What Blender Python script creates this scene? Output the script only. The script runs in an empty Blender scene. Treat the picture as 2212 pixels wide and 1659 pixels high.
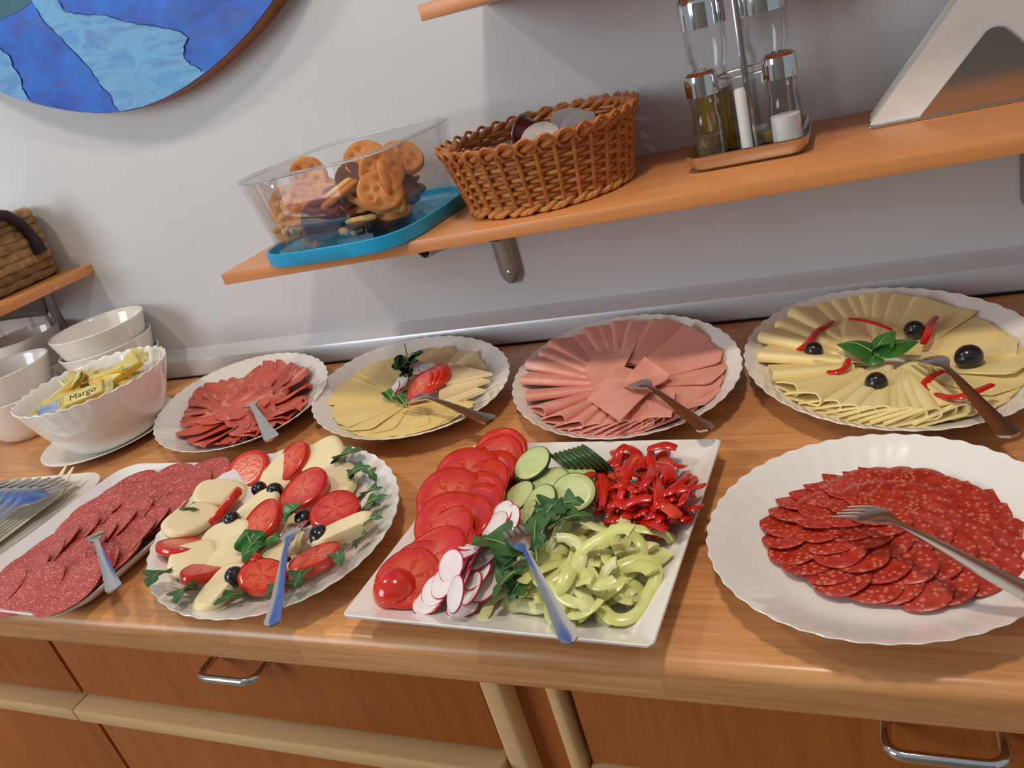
import bpy, bmesh, math, random
import numpy as np
from mathutils import Vector, Matrix
scene = bpy.context.scene
C = scene.collection
random.seed(7)
rng = np.random.default_rng(11)
pi = math.pi
ORD = 'first second third fourth fifth sixth seventh eighth ninth tenth eleventh twelfth thirteenth fourteenth fifteenth sixteenth seventeenth eighteenth nineteenth twentieth'.split()
ORD += ['twenty-' + w for w in ORD[:9]] + ['thirtieth']

# ------------------------------------------------------------------ camera
F_PX = 1744.367
CAM = np.array([0.0, -0.419989, 0.447306])
CM = np.array([[0.9025421, 0.3437155, -0.259379], [-0.0718313, -0.4737446, -0.8777279], [-0.4245681, 0.8108179, -0.4028849]])
cam_data = bpy.data.cameras.new('camera')
cam_data.sensor_fit = 'HORIZONTAL'
cam_data.sensor_width = 36.0
cam_data.lens = F_PX / 2212.0 * 36.0
cam_data.clip_start = 0.02
cam = bpy.data.objects.new('camera', cam_data)
C.objects.link(cam)
cam.matrix_world = Matrix(((CM[0][0], -CM[1][0], -CM[2][0], CAM[0]),
                           (CM[0][1], -CM[1][1], -CM[2][1], CAM[1]),
                           (CM[0][2], -CM[1][2], -CM[2][2], CAM[2]),
                           (0, 0, 0, 1)))
scene.camera = cam

# ------------------------------------------------------------------ light and exposure
world = bpy.data.worlds.new('room_light')
scene.world = world
world.use_nodes = True
world.node_tree.nodes['Background'].inputs[0].default_value = (0.80, 0.90, 1.0, 1)
world.node_tree.nodes['Background'].inputs[1].default_value = 0.44
def area(name, loc, target, size, power, color, shape='DISK', size_y=None):
    d = bpy.data.lights.new(name, 'AREA')
    d.shape = shape; d.size = size
    if size_y: d.size_y = size_y
    d.energy = power; d.color = color
    o = bpy.data.objects.new(name, d); C.objects.link(o)
    o.location = loc
    o.rotation_euler = (Vector(target) - Vector(loc)).to_track_quat('-Z', 'Y').to_euler()
    return o
WARM = (1.0, 0.86, 0.70)
area('ceiling_lamp', (-0.15, -0.06, 1.5), (-0.15, 0.1, 0), 0.16, 11.5, WARM)
area('ceiling_lamp', (-1.40, -0.06, 1.5), (-1.3, 0.2, 0), 0.16, 8.2, WARM)
area('window_daylight', (-2.6, -2.2, 1.1), (-0.6, 0.3, 0.1), 1.3, 66, (0.85, 0.93, 1.0), 'RECTANGLE', 1.5)
scene.view_settings.view_transform = 'Standard'
scene.view_settings.look = 'None'
scene.view_settings.gamma = 1
scene.view_settings.use_curve_mapping = False
scene.view_settings.exposure = -0.42

# ------------------------------------------------------------------ measuring helpers
def ray(u, v): return CM.T @ np.array([u - 1106.0, v - 829.5, F_PX])
def at(u, v, z):
    d = ray(u, v); p = CAM + d * (z - CAM[2]) / d[2]
    return Vector(p)
def atd(u, v, y):
    d = ray(u, v); p = CAM + d * (y - CAM[1]) / d[1]
    return Vector(p)

# ------------------------------------------------------------------ mesh helpers
class MB:
    def __init__(s): s.v = []; s.f = []
    def add(s, vf, m=None):
        v, f = vf; o = len(s.v)
        for p in v:
            p = Vector(p)
            s.v.append(tuple(m @ p) if m is not None else tuple(p))
        s.f += [tuple(i + o for i in q) for q in f]
        return s
    def mesh(s, name, smooth=35):
        me = bpy.data.meshes.new(name)
        me.from_pydata(s.v, [], s.f)
        me.update()
        bm = bmesh.new(); bm.from_mesh(me)
        bmesh.ops.recalc_face_normals(bm, faces=bm.faces)
        bm.to_mesh(me); bm.free()
        if smooth:
            me.polygons.foreach_set('use_smooth', [True] * len(me.polygons))
            me.set_sharp_from_angle(angle=math.radians(smooth))
        return me
def M_(*vfs, name='mesh', smooth=35):
    b = MB()
    for q in vfs: b.add(q)
    return b.mesh(name, smooth)
def xf(vf, m):
    return [m @ Vector(p) for p in vf[0]], vf[1]
def T(x, y, z): return Matrix.Translation((x, y, z))
def RZ(a): return Matrix.Rotation(a, 4, 'Z')
def RX(a): return Matrix.Rotation(a, 4, 'X')
def RY(a): return Matrix.Rotation(a, 4, 'Y')
def box(x0, x1, y0, y1, z0, z1, bev=0.0, seg=2):
    bm = bmesh.new()
    bmesh.ops.create_cube(bm, size=1)
    for v in bm.verts:
        v.co = Vector((x0 + (v.co.x + .5) * (x1 - x0), y0 + (v.co.y + .5) * (y1 - y0), z0 + (v.co.z + .5) * (z1 - z0)))
    if bev: bmesh.ops.bevel(bm, geom=bm.edges[:], offset=bev, segments=seg, profile=.5, affect='EDGES')
    bm.verts.index_update()
    r = [v.co.copy() for v in bm.verts], [tuple(v.index for v in f.verts) for f in bm.faces]
    bm.free(); return r
def lathe(prof, n=32, fn=None, close=False):
    """prof: (r, z) list; fn(theta, i) -> (x, y, dz) unit direction override"""
    v = []; f = []
    for i, (r, z) in enumerate(prof):
        for k in range(n):
            t = 2 * pi * k / n
            if fn: x, y, dz = fn(t, i, r)
            else: x, y, dz = math.cos(t) * r, math.sin(t) * r, 0
            v.append((x, y, z + dz))
    m = len(prof)
    for i in range(m - 1 + (1 if close else 0)):
        j = (i + 1) % m
        for k in range(n):
            l = (k + 1) % n
            f.append((i * n + k, i * n + l, j * n + l, j * n + k))
    if not close:
        if prof[0][0] > 1e-6: f.append(tuple(reversed(range(n))))
        if prof[-1][0] > 1e-6: f.append(tuple((m - 1) * n + k for k in range(n)))
    return v, f
def tube(path, rad, n=8, closed=False, up=(0, 0, 1), flat=1.0):
    P = [Vector(p) for p in path]; v = []; f = []; m = len(P)
    for i, p in enumerate(P):
        if closed: t = P[(i + 1) % m] - P[i - 1]
        else: t = P[min(i + 1, m - 1)] - P[max(i - 1, 0)]
        t.normalize()
        a = Vector(up).cross(t)
        if a.length < 1e-4: a = Vector((1, 0, 0)).cross(t)
        a.normalize(); b = t.cross(a)
        r = rad(i / (m - 1)) if callable(rad) else rad
        for k in range(n):
            q = 2 * pi * k / n
            v.append(p + a * math.cos(q) * r + b * math.sin(q) * r * flat)
    for i in range(m if closed else m - 1):
        j = (i + 1) % m
        for k in range(n):
            l = (k + 1) % n
            f.append((i * n + k, i * n + l, j * n + l, j * n + k))
    if not closed:
        f.append(tuple(reversed(range(n)))); f.append(tuple((m - 1) * n + k for k in range(n)))
    return v, f
def prism(out, z0, z1):
    n = len(out); v = [(x, y, z0) for x, y in out] + [(x, y, z1) for x, y in out]
    f = [tuple(reversed(range(n))), tuple(range(n, 2 * n))]
    f += [(i, (i + 1) % n, n + (i + 1) % n, n + i) for i in range(n)]
    return v, f
def sheet(fn, nu, nv, th):
    """closed thin solid from a parametric sheet"""
    P = np.array([[fn(i / nu, j / nv) for j in range(nv + 1)] for i in range(nu + 1)], float)
    du = np.gradient(P, axis=0); dv = np.gradient(P, axis=1)
    N = np.cross(du, dv); N /= np.maximum(np.linalg.norm(N, axis=2, keepdims=True), 1e-9)
    A = P + N * th / 2; B = P - N * th / 2
    W = nv + 1; K = (nu + 1) * W
    v = [tuple(q) for q in A.reshape(-1, 3)] + [tuple(q) for q in B.reshape(-1, 3)]
    f = []
    for i in range(nu):
        for j in range(nv):
            a = i * W + j
            f.append((a, a + W, a + W + 1, a + 1)); f.append((K + a, K + a + 1, K + a + W + 1, K + a + W))
    for i in range(nu):
        a = i * W; f.append((a, K + a, K + a + W, a + W))
        a = i * W + nv; f.append((a, a + W, K + a + W, K + a))
    for j in range(nv):
        a = j; f.append((a, a + 1, K + a + 1, K + a))
        a = nu * W + j; f.append((a, K + a, K + a + 1, a + 1))
    return v, f
def disc(r, th, n=28, rings=3, shape=None, zf=None, bev=0.25):
    """slice: closed disc of thickness th, shape(t)->radius factor, zf(x,y)->height offset"""
    v = []; f = []
    rad = [(0.0, th)]
    for i in range(1, rings + 1):
        rad.append((r * i / rings if i < rings else r - th * bev, th))
    rad += [(r, th * (1 - bev)), (r, th * bev)]
    for i in range(rings, 0, -1): rad.append((r * i / rings if i < rings else r - th * bev, 0))
    rad.append((0.0, 0))
    idx = []
    for (q, z) in rad:
        if q == 0.0:
            idx.append([len(v)] * n); v.append((0, 0, z + (zf(0, 0) if zf else 0)))
        else:
            row = []
            for k in range(n):
                t = 2 * pi * k / n; s = shape(t) if shape else 1
                x, y = q * s * math.cos(t), q * s * math.sin(t)
                row.append(len(v)); v.append((x, y, z + (zf(x, y) if zf else 0)))
            idx.append(row)
    for i in range(len(rad) - 1):
        a, b = idx[i], idx[i + 1]
        for k in range(n):
            l = (k + 1) % n
            q = []
            for w in (a[k], b[k], b[l], a[l]):
                if w not in q: q.append(w)
            if len(q) > 2: f.append(tuple(q))
    return v, f
def ellipsoid(rx, ry, rz, n=16, m=10, p=1.0):
    v = []; f = []
    pr = [(abs(math.sin(pi * i / m)) ** p, -math.cos(pi * i / m)) for i in range(m + 1)]
    return lathe([(max(a, 1e-7) if 0 < i < m else 0.0005, b) for i, (a, b) in enumerate(pr)], n,
                 lambda t, i, r: (rx * r * math.cos(t), ry * r * math.sin(t), (rz - 1) * pr[i][1]))
def rrect(hx, hy, r, n=6):
    o = []
    for cx, cy, a0 in ((hx - r, hy - r, 0), (-hx + r, hy - r, pi / 2), (-hx + r, -hy + r, pi), (hx - r, -hy + r, 1.5 * pi)):
        for k in range(n + 1):
            a = a0 + pi / 2 * k / n
            o.append((cx + r * math.cos(a), cy + r * math.sin(a)))
    return o
def loft(rings_, close_ends=True, loop=False):
    """list of equally long point rings"""
    v = []; f = []; n = len(rings_[0]); m = len(rings_)
    for r in rings_: v += [tuple(q) for q in r]
    for i in range(m if loop else m - 1):
        j = (i + 1) % m
        for k in range(n):
            l = (k + 1) % n
            f.append((i * n + k, i * n + l, j * n + l, j * n + k))
    if close_ends and not loop:
        f.append(tuple(reversed(range(n)))); f.append(tuple((m - 1) * n + k for k in range(n)))
    return v, f

# ------------------------------------------------------------------ object helpers
def tag(o, label=None, cat=None, group=None, kind=None):
    if label: o['label'] = label
    if cat: o['category'] = cat
    if group: o['group'] = group
    if kind: o['kind'] = kind
    return o
def obj(name, me, mat, parent=None, mw=None, label=None, cat=None, group=None, kind=None):
    if not isinstance(me, bpy.types.Mesh): me = M_(me, name=name)
    if mat is not None and not me.materials: me.materials.append(mat)
    o = bpy.data.objects.new(name, me); C.objects.link(o)
    if parent: o.parent = parent
    if mw is not None: o.matrix_local = mw
    return tag(o, label, cat, group, kind)
def thing(name, label, cat, mw=None, group=None):
    o = bpy.data.objects.new(name, None); C.objects.link(o)
    o.empty_display_size = 0.02
    if mw is not None: o.matrix_local = mw
    return tag(o, label, cat, group)
def copy_tree(o, mw=None, parent=None, label=None, group=None):
    c = o.copy(); C.objects.link(c); c.parent = parent
    if mw is not None: c.matrix_local = mw
    for ch in list(o.children): copy_tree(ch, None, c)
    if label: c['label'] = label
    if group: c['group'] = group
    return c
def frame(p, xdir, up=(0, 0, 1)):
    """matrix at p with local x along xdir and local z near up"""
    x = Vector(xdir).normalized(); u = Vector(up)
    y = u.cross(x).normalized(); z = x.cross(y)
    return Matrix(((x.x, y.x, z.x, p[0]), (x.y, y.y, z.y, p[1]), (x.z, y.z, z.z, p[2]), (0, 0, 0, 1)))
def facing(p, nrm, spin=0):
    """matrix at p with local z along nrm"""
    q = Vector(nrm).to_track_quat('Z', 'Y').to_matrix().to_4x4()
    return T(*p) @ q @ RZ(spin)

# ------------------------------------------------------------------ materials
def lin(c):
    return tuple((x / 12.92 if x <= .04045 else ((x + .055) / 1.055) ** 2.4) for x in c)
def S(r, g, b): return lin((r / 255, g / 255, b / 255)) + (1,)
class NT:
    def __init__(s, name):
        s.m = bpy.data.materials.new(name); s.m.use_nodes = True
        s.t = s.m.node_tree; s.n = s.t.nodes; s.l = s.t.links
        s.b = s.n['Principled BSDF']
    def new(s, t, **k):
        n = s.n.new(t)
        for a, b in k.items(): setattr(n, a, b)
        return n
    def link(s, a, b): s.l.new(a, b)
    def coord(s, out='Object', scale=(1, 1, 1), rnd=False):
        c = s.new('ShaderNodeTexCoord'); mp = s.new('ShaderNodeMapping')
        mp.inputs['Scale'].default_value = scale
        s.link(c.outputs[out], mp.inputs[0])
        if rnd:
            oi = s.new('ShaderNodeObjectInfo'); mu = s.new('ShaderNodeMath', operation='MULTIPLY'); mu.inputs[1].default_value = 37.0
            s.link(oi.outputs['Random'], mu.inputs[0]); s.link(mu.outputs[0], mp.inputs['Location'])
        return mp.outputs[0]
    def noise(s, co, scale, detail=3, rough=.5, dist=0):
        n = s.new('ShaderNodeTexNoise'); s.link(co, n.inputs['Vector'])
        n.inputs['Scale'].default_value = scale; n.inputs['Detail'].default_value = detail
        n.inputs['Roughness'].default_value = rough; n.inputs['Distortion'].default_value = dist
        return n.outputs['Fac']
    def ramp(s, fac, stops):
        r = s.new('ShaderNodeValToRGB'); s.link(fac, r.inputs[0]); e = r.color_ramp.elements
        while len(e) < len(stops): e.new(.5)
        for q, (p, c) in zip(e, stops): q.position = p; q.color = c
        return r.outputs[0]
    def mix(s, fac, a, b, mode='MIX'):
        m = s.new('ShaderNodeMix', data_type='RGBA', blend_type=mode)
        for i, q in ((0, fac), (6, a), (7, b)):
            if hasattr(q, 'default_value') or hasattr(q, 'links'): s.link(q, m.inputs[i])
            else: m.inputs[i].default_value = q
        return m.outputs[2]
    def color(s, c):
        if isinstance(c, tuple): s.b.inputs['Base Color'].default_value = c
        else: s.link(c, s.b.inputs['Base Color'])
    def set(s, **k):
        for a, b in k.items(): s.b.inputs[a.replace('_', ' ')].default_value = b
    def bump(s, h, strength=.2, dist=.001):
        b = s.new('ShaderNodeBump'); b.inputs['Strength'].default_value = strength; b.inputs['Distance'].default_value = dist
        s.link(h, b.inputs['Height']); s.link(b.outputs[0], s.b.inputs['Normal'])
def plain(name, c, rough=.5, var=None, vscale=30, metal=0, bump=0, bscale=200, sss=0, spec=None, rnd=True, coat=0):
    t = NT(name); t.set(Roughness=rough, Metallic=metal)
    if spec is not None: t.b.inputs['Specular IOR Level'].default_value = spec
    if coat: t.b.inputs['Coat Weight'].default_value = coat; t.b.inputs['Coat Roughness'].default_value = .1
    if var or bump: co = t.coord(rnd=rnd)
    if var: t.color(t.ramp(t.noise(co, vscale, 4), [(.3, c), (.7, var)]))
    else: t.color(c)
    if bump: t.bump(t.noise(co, bscale, 2), bump)
    if sss:
        t.b.inputs['Subsurface Weight'].default_value = sss
        t.b.inputs['Subsurface Radius'].default_value = (.006, .004, .003)
        t.b.inputs['Subsurface Scale'].default_value = 1.0
    return t.m
def wood(name, c1, c2, c3, grain=(2, 40, 40), stave=None, rough=.38, world=True):
    t = NT(name); co = t.coord('Object', grain)
    n = t.noise(co, 3.0, 5, .6, .4)
    base = t.ramp(n, [(.3, c1), (.5, c2), (.72, c3)])
    if stave:
        tc = t.new('ShaderNodeTexCoord'); sp = t.new('ShaderNodeSeparateXYZ'); t.link(tc.outputs['Object'], sp.inputs[0])
        sb = t.new('ShaderNodeMath', operation='SUBTRACT'); t.link(sp.outputs[1], sb.inputs[0]); t.link(sp.outputs[2], sb.inputs[1])
        cb = t.new('ShaderNodeCombineXYZ'); t.link(sp.outputs[0], cb.inputs[0]); t.link(sb.outputs[0], cb.inputs[1])
        br = t.new('ShaderNodeTexBrick'); t.link(cb.outputs[0], br.inputs['Vector'])
        br.inputs['Scale'].default_value = 1; br.inputs['Mortar Size'].default_value = 0.0002
        br.inputs['Brick Width'].default_value = stave[0]; br.inputs['Row Height'].default_value = stave[1]
        br.offset = .37; br.offset_frequency = 2; br.squash = .8; br.squash_frequency = 3
        br.inputs['Color1'].default_value = (.76, .74, .72, 1); br.inputs['Color2'].default_value = (1, 1, 1, 1)
        br.inputs['Mortar'].default_value = (.7, .7, .7, 1)
        base = t.mix(.85, base, br.outputs['Color'], 'MULTIPLY')
    t.color(base); t.set(Roughness=rough)
    t.bump(n, .06, .0006)
    return t.m
def thin_glass(name, tint=(1, 1, 1, 1), refl=.35):
    t = NT(name); t.n.remove(t.b)
    tr = t.new('ShaderNodeBsdfTransparent'); tr.inputs[0].default_value = tint
    gl = t.new('ShaderNodeBsdfGlossy'); gl.inputs['Roughness'].default_value = .03
    lw = t.new('ShaderNodeLayerWeight'); lw.inputs['Blend'].default_value = .25
    cr = t.ramp(lw.outputs['Fresnel'], [(0, (.015, .015, .015, 1)), (1, (refl, refl, refl, 1))])
    mx = t.new('ShaderNodeMixShader'); t.link(cr, mx.inputs[0]); t.link(tr.outputs[0], mx.inputs[1]); t.link(gl.outputs[0], mx.inputs[2])
    t.link(mx.outputs[0], t.n['Material Output'].inputs[0])
    return t.m
MWALL = plain('wall_paint', S(212, 212, 213), .75, S(207, 207, 208), 6, bump=.05, bscale=400, rnd=False)
MTOP = wood('butcher_block_laminate', S(208, 142, 86), S(222, 158, 100), S(232, 172, 116), (3, 60, 60), (.17, .016), .3)
MSHELF = wood('beech_board', S(204, 130, 74), S(212, 140, 82), S(218, 150, 92), (2, 50, 50), None, .35)
MCAB = wood('beech_veneer', S(162, 84, 26), S(170, 92, 32), S(176, 100, 40), (30, 30, 1.5), None, .45)
MRAIL = wood('beech_edge', S(222, 176, 118), S(228, 184, 128), S(234, 192, 138), (2, 50, 50), None, .35)
MALU = plain('brushed_aluminium', S(214, 214, 216), .34, metal=.3)
MSTEEL = plain('polished_steel', S(205, 202, 198), .18, metal=1)
MCHROME = plain('chrome', S(225, 225, 225), .07, metal=1)
MGREYSTEEL = plain('grey_powder_steel', S(150, 148, 146), .35, metal=.7)
MDARK = plain('dark_gap', S(30, 20, 14), .9)
MPORC = plain('white_glazed_porcelain', S(243, 237, 228), .12, coat=.4)
MGLASS = thin_glass('clear_glass')

# ================================================================== the room
WY = 0.64
obj('wall_back', box(-3.4, 2.2, WY, WY + .1, -.9, 2.3), MWALL, kind='structure')
obj('floor', box(-3.4, 2.2, -3.0, WY, -1.0, -.9), plain('floor_tile', S(150, 120, 95), .4, S(140, 110, 86), 4), kind='structure')
obj('wall_front', box(-3.4, 2.2, -3.1, -3.0, -.9, 1.7), plain('far_wall_paint', S(172, 164, 156), .8, S(164, 156, 148), 3), kind='structure')
# aluminium upstand: flat face, rounded shoulder, sloping back to the wall
pr = [(.6405, -.0), (.616, -.0), (.6155, .004), (.6155, .031), (.617, .035), (.620, .037), (.630, .045), (.6405, .0505)]
v = [(x, y, z) for x in (-2.2, 1.2) for y, z in pr]; n = len(pr)
obj('trim_1', (v, [tuple(range(n)), tuple(range(2 * n - 1, n - 1, -1))] + [(i, (i + 1) % n, n + (i + 1) % n, n + i) for i in range(n)]), MALU, kind='structure')
obj('shadow_line_strip', box(-2.2, 1.2, .612, .617, .0003, .003), MDARK, kind='structure')  # dark strip put in for the shadow line in the gap below the upstand

# worktop with bullnose front edge
pr = [(.639, -.04), (.639, 0)]
for k in range(9):
    a = pi / 2 * k / 8; pr.append((.012 - .012 * math.sin(a), -.012 + .012 * math.cos(a)))
for k in range(7):
    a = pi / 2 * k / 6; pr.append((.006 - .006 * math.cos(a), -.034 - .006 * math.sin(a)))
n = len(pr); v = [(x, y, z) for x in (-2.2, 1.2) for y, z in pr]
obj('worktop', (v, [tuple(range(n)), tuple(range(2 * n - 1, n - 1, -1))] + [(i, (i + 1) % n, n + (i + 1) % n, n + i) for i in range(n)]), MTOP,
    label='long beech butcher-block worktop with rounded front edge carrying all the platters', cat='worktop')

def d_handle(parent, cx, w=.072):
    pts = []
    y0, y1, z = .0302, -.002, -.066
    r = .012
    pts.append((cx - w / 2, y0, z))
    for k in range(6):
        a = pi / 2 * k / 5; pts.append((cx - w / 2 + r - r * math.cos(a), y1 + r - r * math.sin(a), z))
    for k in range(6):
        a = pi / 2 * k / 5; pts.append((cx + w / 2 - r + r * math.sin(a), y1 + r - r * math.cos(a), z))
    pts.append((cx + w / 2, y0, z))
    obj('handle', tube(pts, .0042, 12), MCHROME, parent, label='chrome D-shaped bar handle')
def cabinet(x0, x1, label, hcx, strip):
    t = thing('drawer_cabinet', label, 'cabinet', T(0, 0, 0))
    obj('body', box(x0, x1, .05, .6, -.88, -.041), MCAB, t)
    d = obj('drawer', box(x0 + .0025, x1 - .0025, .03, .049, -.1585, -.044, .001), MCAB, t)
    if hcx is not None: d_handle(d, hcx)
    obj('rail', box(x0, x1, .008, .0495, -.182, -.163, .002), MRAIL, t, label='pale projecting rail below the drawer')
    dd = obj('door', box(x0 + .0025, x1 - .0025, .026, .049, -.876, -.190, .001), MCAB, t)
    if strip: obj('edge_strip', box(x0 + .0025, x1 - .0025, .020, .0255, -.197, -.190, .0008), MRAIL, dd)
    return t
cabinet(-1.56, -.9385, 'leftmost beech drawer cabinet, cut off by the left edge of the photo', -1.25, False)
cabinet(-.9365, -.352, 'beech drawer cabinet with chrome handle below the mozzarella platter', -.628, True)
cabinet(-.268, .30, 'beech drawer cabinet with chrome handle below the round salami plate', .014, True)
t = thing('filler_post', 'narrow beech filler post with recessed panel between two drawer cabinets', 'post', T(0, 0, 0))
obj('stile', box(-.350, -.327, .022, .05, -.88, -.041, .006, 3), MRAIL, t)
obj('stile', box(-.286, -.272, .022, .05, -.88, -.041, .005, 3), MRAIL, t)
obj('panel', box(-.3265, -.2865, .042, .05, -.88, -.041), MCAB, t)
obj('back_board', box(-.351, -.269, .0505, .6, -.88, -.041), MCAB, t)

# ------------------------------------------------------------------ shelves with pelican brackets
def bracket(parent, cx, y_front, zb):
    """zb = underside of the board"""
    m = MB()
    def fn(u, v):      # channel down the wall, rounded below
        z = zb - .002 - u * .128
        w = .0185
        if u > .86: w *= max(.12, 1 - ((u - .86) / .14) ** 2.4) ** (1 / 2.4)
        a = (v - .5) * 2
        return (cx + w * a, WY - .0015 - .016 * (1 - abs(a) ** 3) * (1 - .35 * u), z)
    obj('bracket', sheet(fn, 18, 10, .0016), MGREYSTEEL, parent, label='grey steel shelf bracket with rounded lower end')
    b = [c for c in parent.children][-1]
    def fa(u, v):      # arm under the board
        a = (v - .5) * 2
        y = WY - .018 - u * (WY - .018 - y_front - .015)
        return (cx + .0185 * a * (1 - .5 * u), y, zb - .001 - (.05 * (1 - u) ** 1.5 + .011) * (1 - a * a * .8))
    obj("arm", sheet(fa, 12, 8, .0016), MGREYSTEEL, b)
    obj('screw', xf(ellipsoid(.0042, .0042, .002, 12, 6), T(cx + .002, WY - .0135, zb - .112) @ RX(pi / 2)), MCHROME, b, label='shiny screw head')
def shelf(x0, x1, y0, zt, th, brs, label):
    t = thing('wall_shelf', label, 'shelf', T(0, 0, 0))
    obj('board', box(x0, x1, y0, WY, zt - th, zt, .0012), MSHELF, t)
    for b in brs: bracket(t, b, y0, zt - th)
    return t
shelf(-.809, .60, .40, .2395, .0155, (-.5015, .168), 'beech wall shelf carrying the glass biscuit box, wicker basket and condiment set')
shelf(-.436, .60, .45, .4815, .0165, (), 'upper beech wall shelf, only its lower left corner visible')
shelf(-1.95, -1.335, .40, .2400, .016, (-1.50,), 'beech wall shelf at left carrying the dark-handled woven basket')

# ------------------------------------------------------------------ round blue painting
def stain(name, a, b, c, d):
    t = NT(name); co = t.coord('Object', (1, 1, 1))
    mp = t.new('ShaderNodeMapping'); mp.inputs['Rotation'].default_value = (0, math.radians(-40), 0); mp.inputs['Scale'].default_value = (3, 1, 9)
    t.link(co, mp.inputs[0])
    n = t.noise(mp.outputs[0], 3.2, 6, .6, .8); n2 = t.noise(co, 14, 4, .6)
    t.color(t.mix(.42, t.ramp(n, [(.38, a), (.5, b), (.62, c)]), t.ramp(n2, [(.35, a), (.65, d)])))
    t.set(Roughness=.55)
    return t.m
MB1 = stain('deep_blue_paint', S(34, 70, 160), S(26, 92, 206), S(62, 74, 156), S(30, 130, 226))
MB2 = stain('pale_blue_paint', S(88, 144, 200), S(128, 180, 214), S(96, 130, 190), S(72, 160, 218))
MB3 = plain('teal_paint', S(46, 104, 118), .55, S(38, 90, 110), 12)
MRIMW = wood('brown_disc_edge', S(140, 84, 36), S(152, 92, 40), S(128, 74, 30), (10, 10, 10), None, .5)
MINK = plain('dark_ink_line', S(28, 60, 120), .6)
ART = Vector((-1.0, .60, 1.02)); AR = .551
t = thing('round_painting', 'large round abstract painting in blues with brown edge on the white wall', 'painting', T(*ART))
def wob(a): return 1 + .004 * math.sin(3 * a + 1) + .003 * math.sin(5 * a) - .004 * math.sin(9 * a + .5)
def edge(r): return [(r * wob(a) * math.cos(a), r * wob(a) * math.sin(a)) for a in [2 * pi * k / 120 for k in range(120)]]
ring = [[(x, y, z) for x, z in edge(r)] for r, y in ((AR * .93, .038), (AR, .036), (AR, .002), (AR - .002, .0))]
obj('wooden_disc', loft(ring), MRIMW, t)
face = obj('painted_face', loft([[(x, -.0004, z) for x, z in edge(AR - .001)], [(x, .001, z) for x, z in edge(AR - .001)]]), MB1, t)
def patch(name, px, mat, lift, clip=True, par=None):
    pts = []
    for u, v in px:
        q = atd(u, v, ART.y - lift) - ART
        r = math.hypot(q.x, q.z); lim = (AR - .0015) * wob(math.atan2(q.z, q.x))
        s = lim / r if r > lim else 1
        pts.append((q.x * s, q.z * s))
    n = len(pts)
    v = [(x, -lift, z) for x, z in pts] + [(x, 0, z) for x, z in pts]
    return obj(name, (v, [tuple(range(n)), tuple(range(2 * n - 1, n - 1, -1))] + [(i, (i + 1) % n, n + (i + 1) % n, n + i) for i in range(n)]), mat, par)
light = [(60, -60), (100, -60), (125, 0), (140, 22), (165, 30), (215, 30), (262, 42), (300, 52), (345, 58), (385, 66), (407, 82), (398, 104), (398, 122), (412, 138), (446, 160), (440, 175), (405, 190), (360, 215), (310, 232), (265, 250), (258, 240), (243, 222), (240, 206), (214, 180), (196, 150), (168, 118), (140, 92), (118, 70), (95, 45), (78, 18), (68, 0)]
patch('paint_patch', light, MB2, .0011, par=face)
patch('paint_patch', [(-60, 80), (0, 105), (20, 122), (30, 148), (44, 166), (50, 195), (66, 222), (40, 225), (0, 205), (-60, 180)], MB2, .0011, par=face)
patch('paint_patch', [(-120, 52), (0, 44), (40, 24), (66, 6), (52, -60), (-120, -60)], MB3, .0011, par=face)
for path in ([(125, 0), (140, 22), (165, 30), (215, 30), (262, 42), (300, 52), (345, 58), (385, 66), (407, 82), (398, 104), (398, 122), (412, 138), (446, 160)],
             [(78, 18), (95, 45), (118, 70), (140, 92), (168, 118), (196, 150), (214, 180), (240, 206), (243, 222), (258, 240)],
             [(-40, 90), (0, 103), (20, 120), (30, 146), (44, 164), (50, 192), (66, 220)]):
    pp = [atd(u, v, ART.y - .0012) - ART for u, v in path]
    qq = []
    for a, b in zip(pp, pp[1:]):
        for k in range(4):
            w = a.lerp(b, k / 4); w.x += random.uniform(-.0015, .0015); w.z += random.uniform(-.0015, .0015); qq.append(w)
    obj('ink_line', tube(qq, lambda s: .0009 + .0007 * abs(math.sin(s * 23)), 6, flat=.4), MINK, face)

# ================================================================== plates and dishes
def oval_profile():
    ins = [(0.0, .0062), (.2, .0060), (.42, .0058), (.58, .0060), (.66, .0078), (.74, .0122), (.82, .0180), (.90, .0242), (.96, .0290), (1.0, .0318)]
    out = [(1.004, .0312), (.995, .0296), (.95, .0262), (.86, .0190), (.76, .0112), (.67, .0040), (.63, .0006), (.60, .0000), (.585, .0015), (.3, .0020), (0.0, .0020)]
    return ins, out
PLATES = {}
def platter(key, name, c, a, b, ang, label, n=44, zs=1.0, ribs=True):
    ins, out = oval_profile(); pf = ins + out; N = n * 6
    def fn(t, i, r):
        rho = pf[i][0]; w = max(0, (rho - .66) / .34) if ribs else 0
        s = 1 + .006 * math.cos(n * t) * w * w if n else 1
        dz = .0005 * w * (1 - w * .5) * math.cos(n * t + 7 * (1 - rho)) * (1 if i < len(ins) + 3 else .4)
        rho = max(rho, .0008)
        return a * rho * s * math.cos(t), b * rho * s * math.sin(t), dz * zs
    vf = lathe([(max(r, .0008), z * zs) for r, z in pf], N, fn)
    mw = T(c[0], c[1], .0004) @ RZ(math.radians(ang))
    o = obj(name, M_(vf, name=name, smooth=60), MPORC, mw=mw, label=label, cat='platter')
    PLATES[key] = (Vector((c[0], c[1], 0)), a, b, math.radians(ang))
    return o
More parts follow.
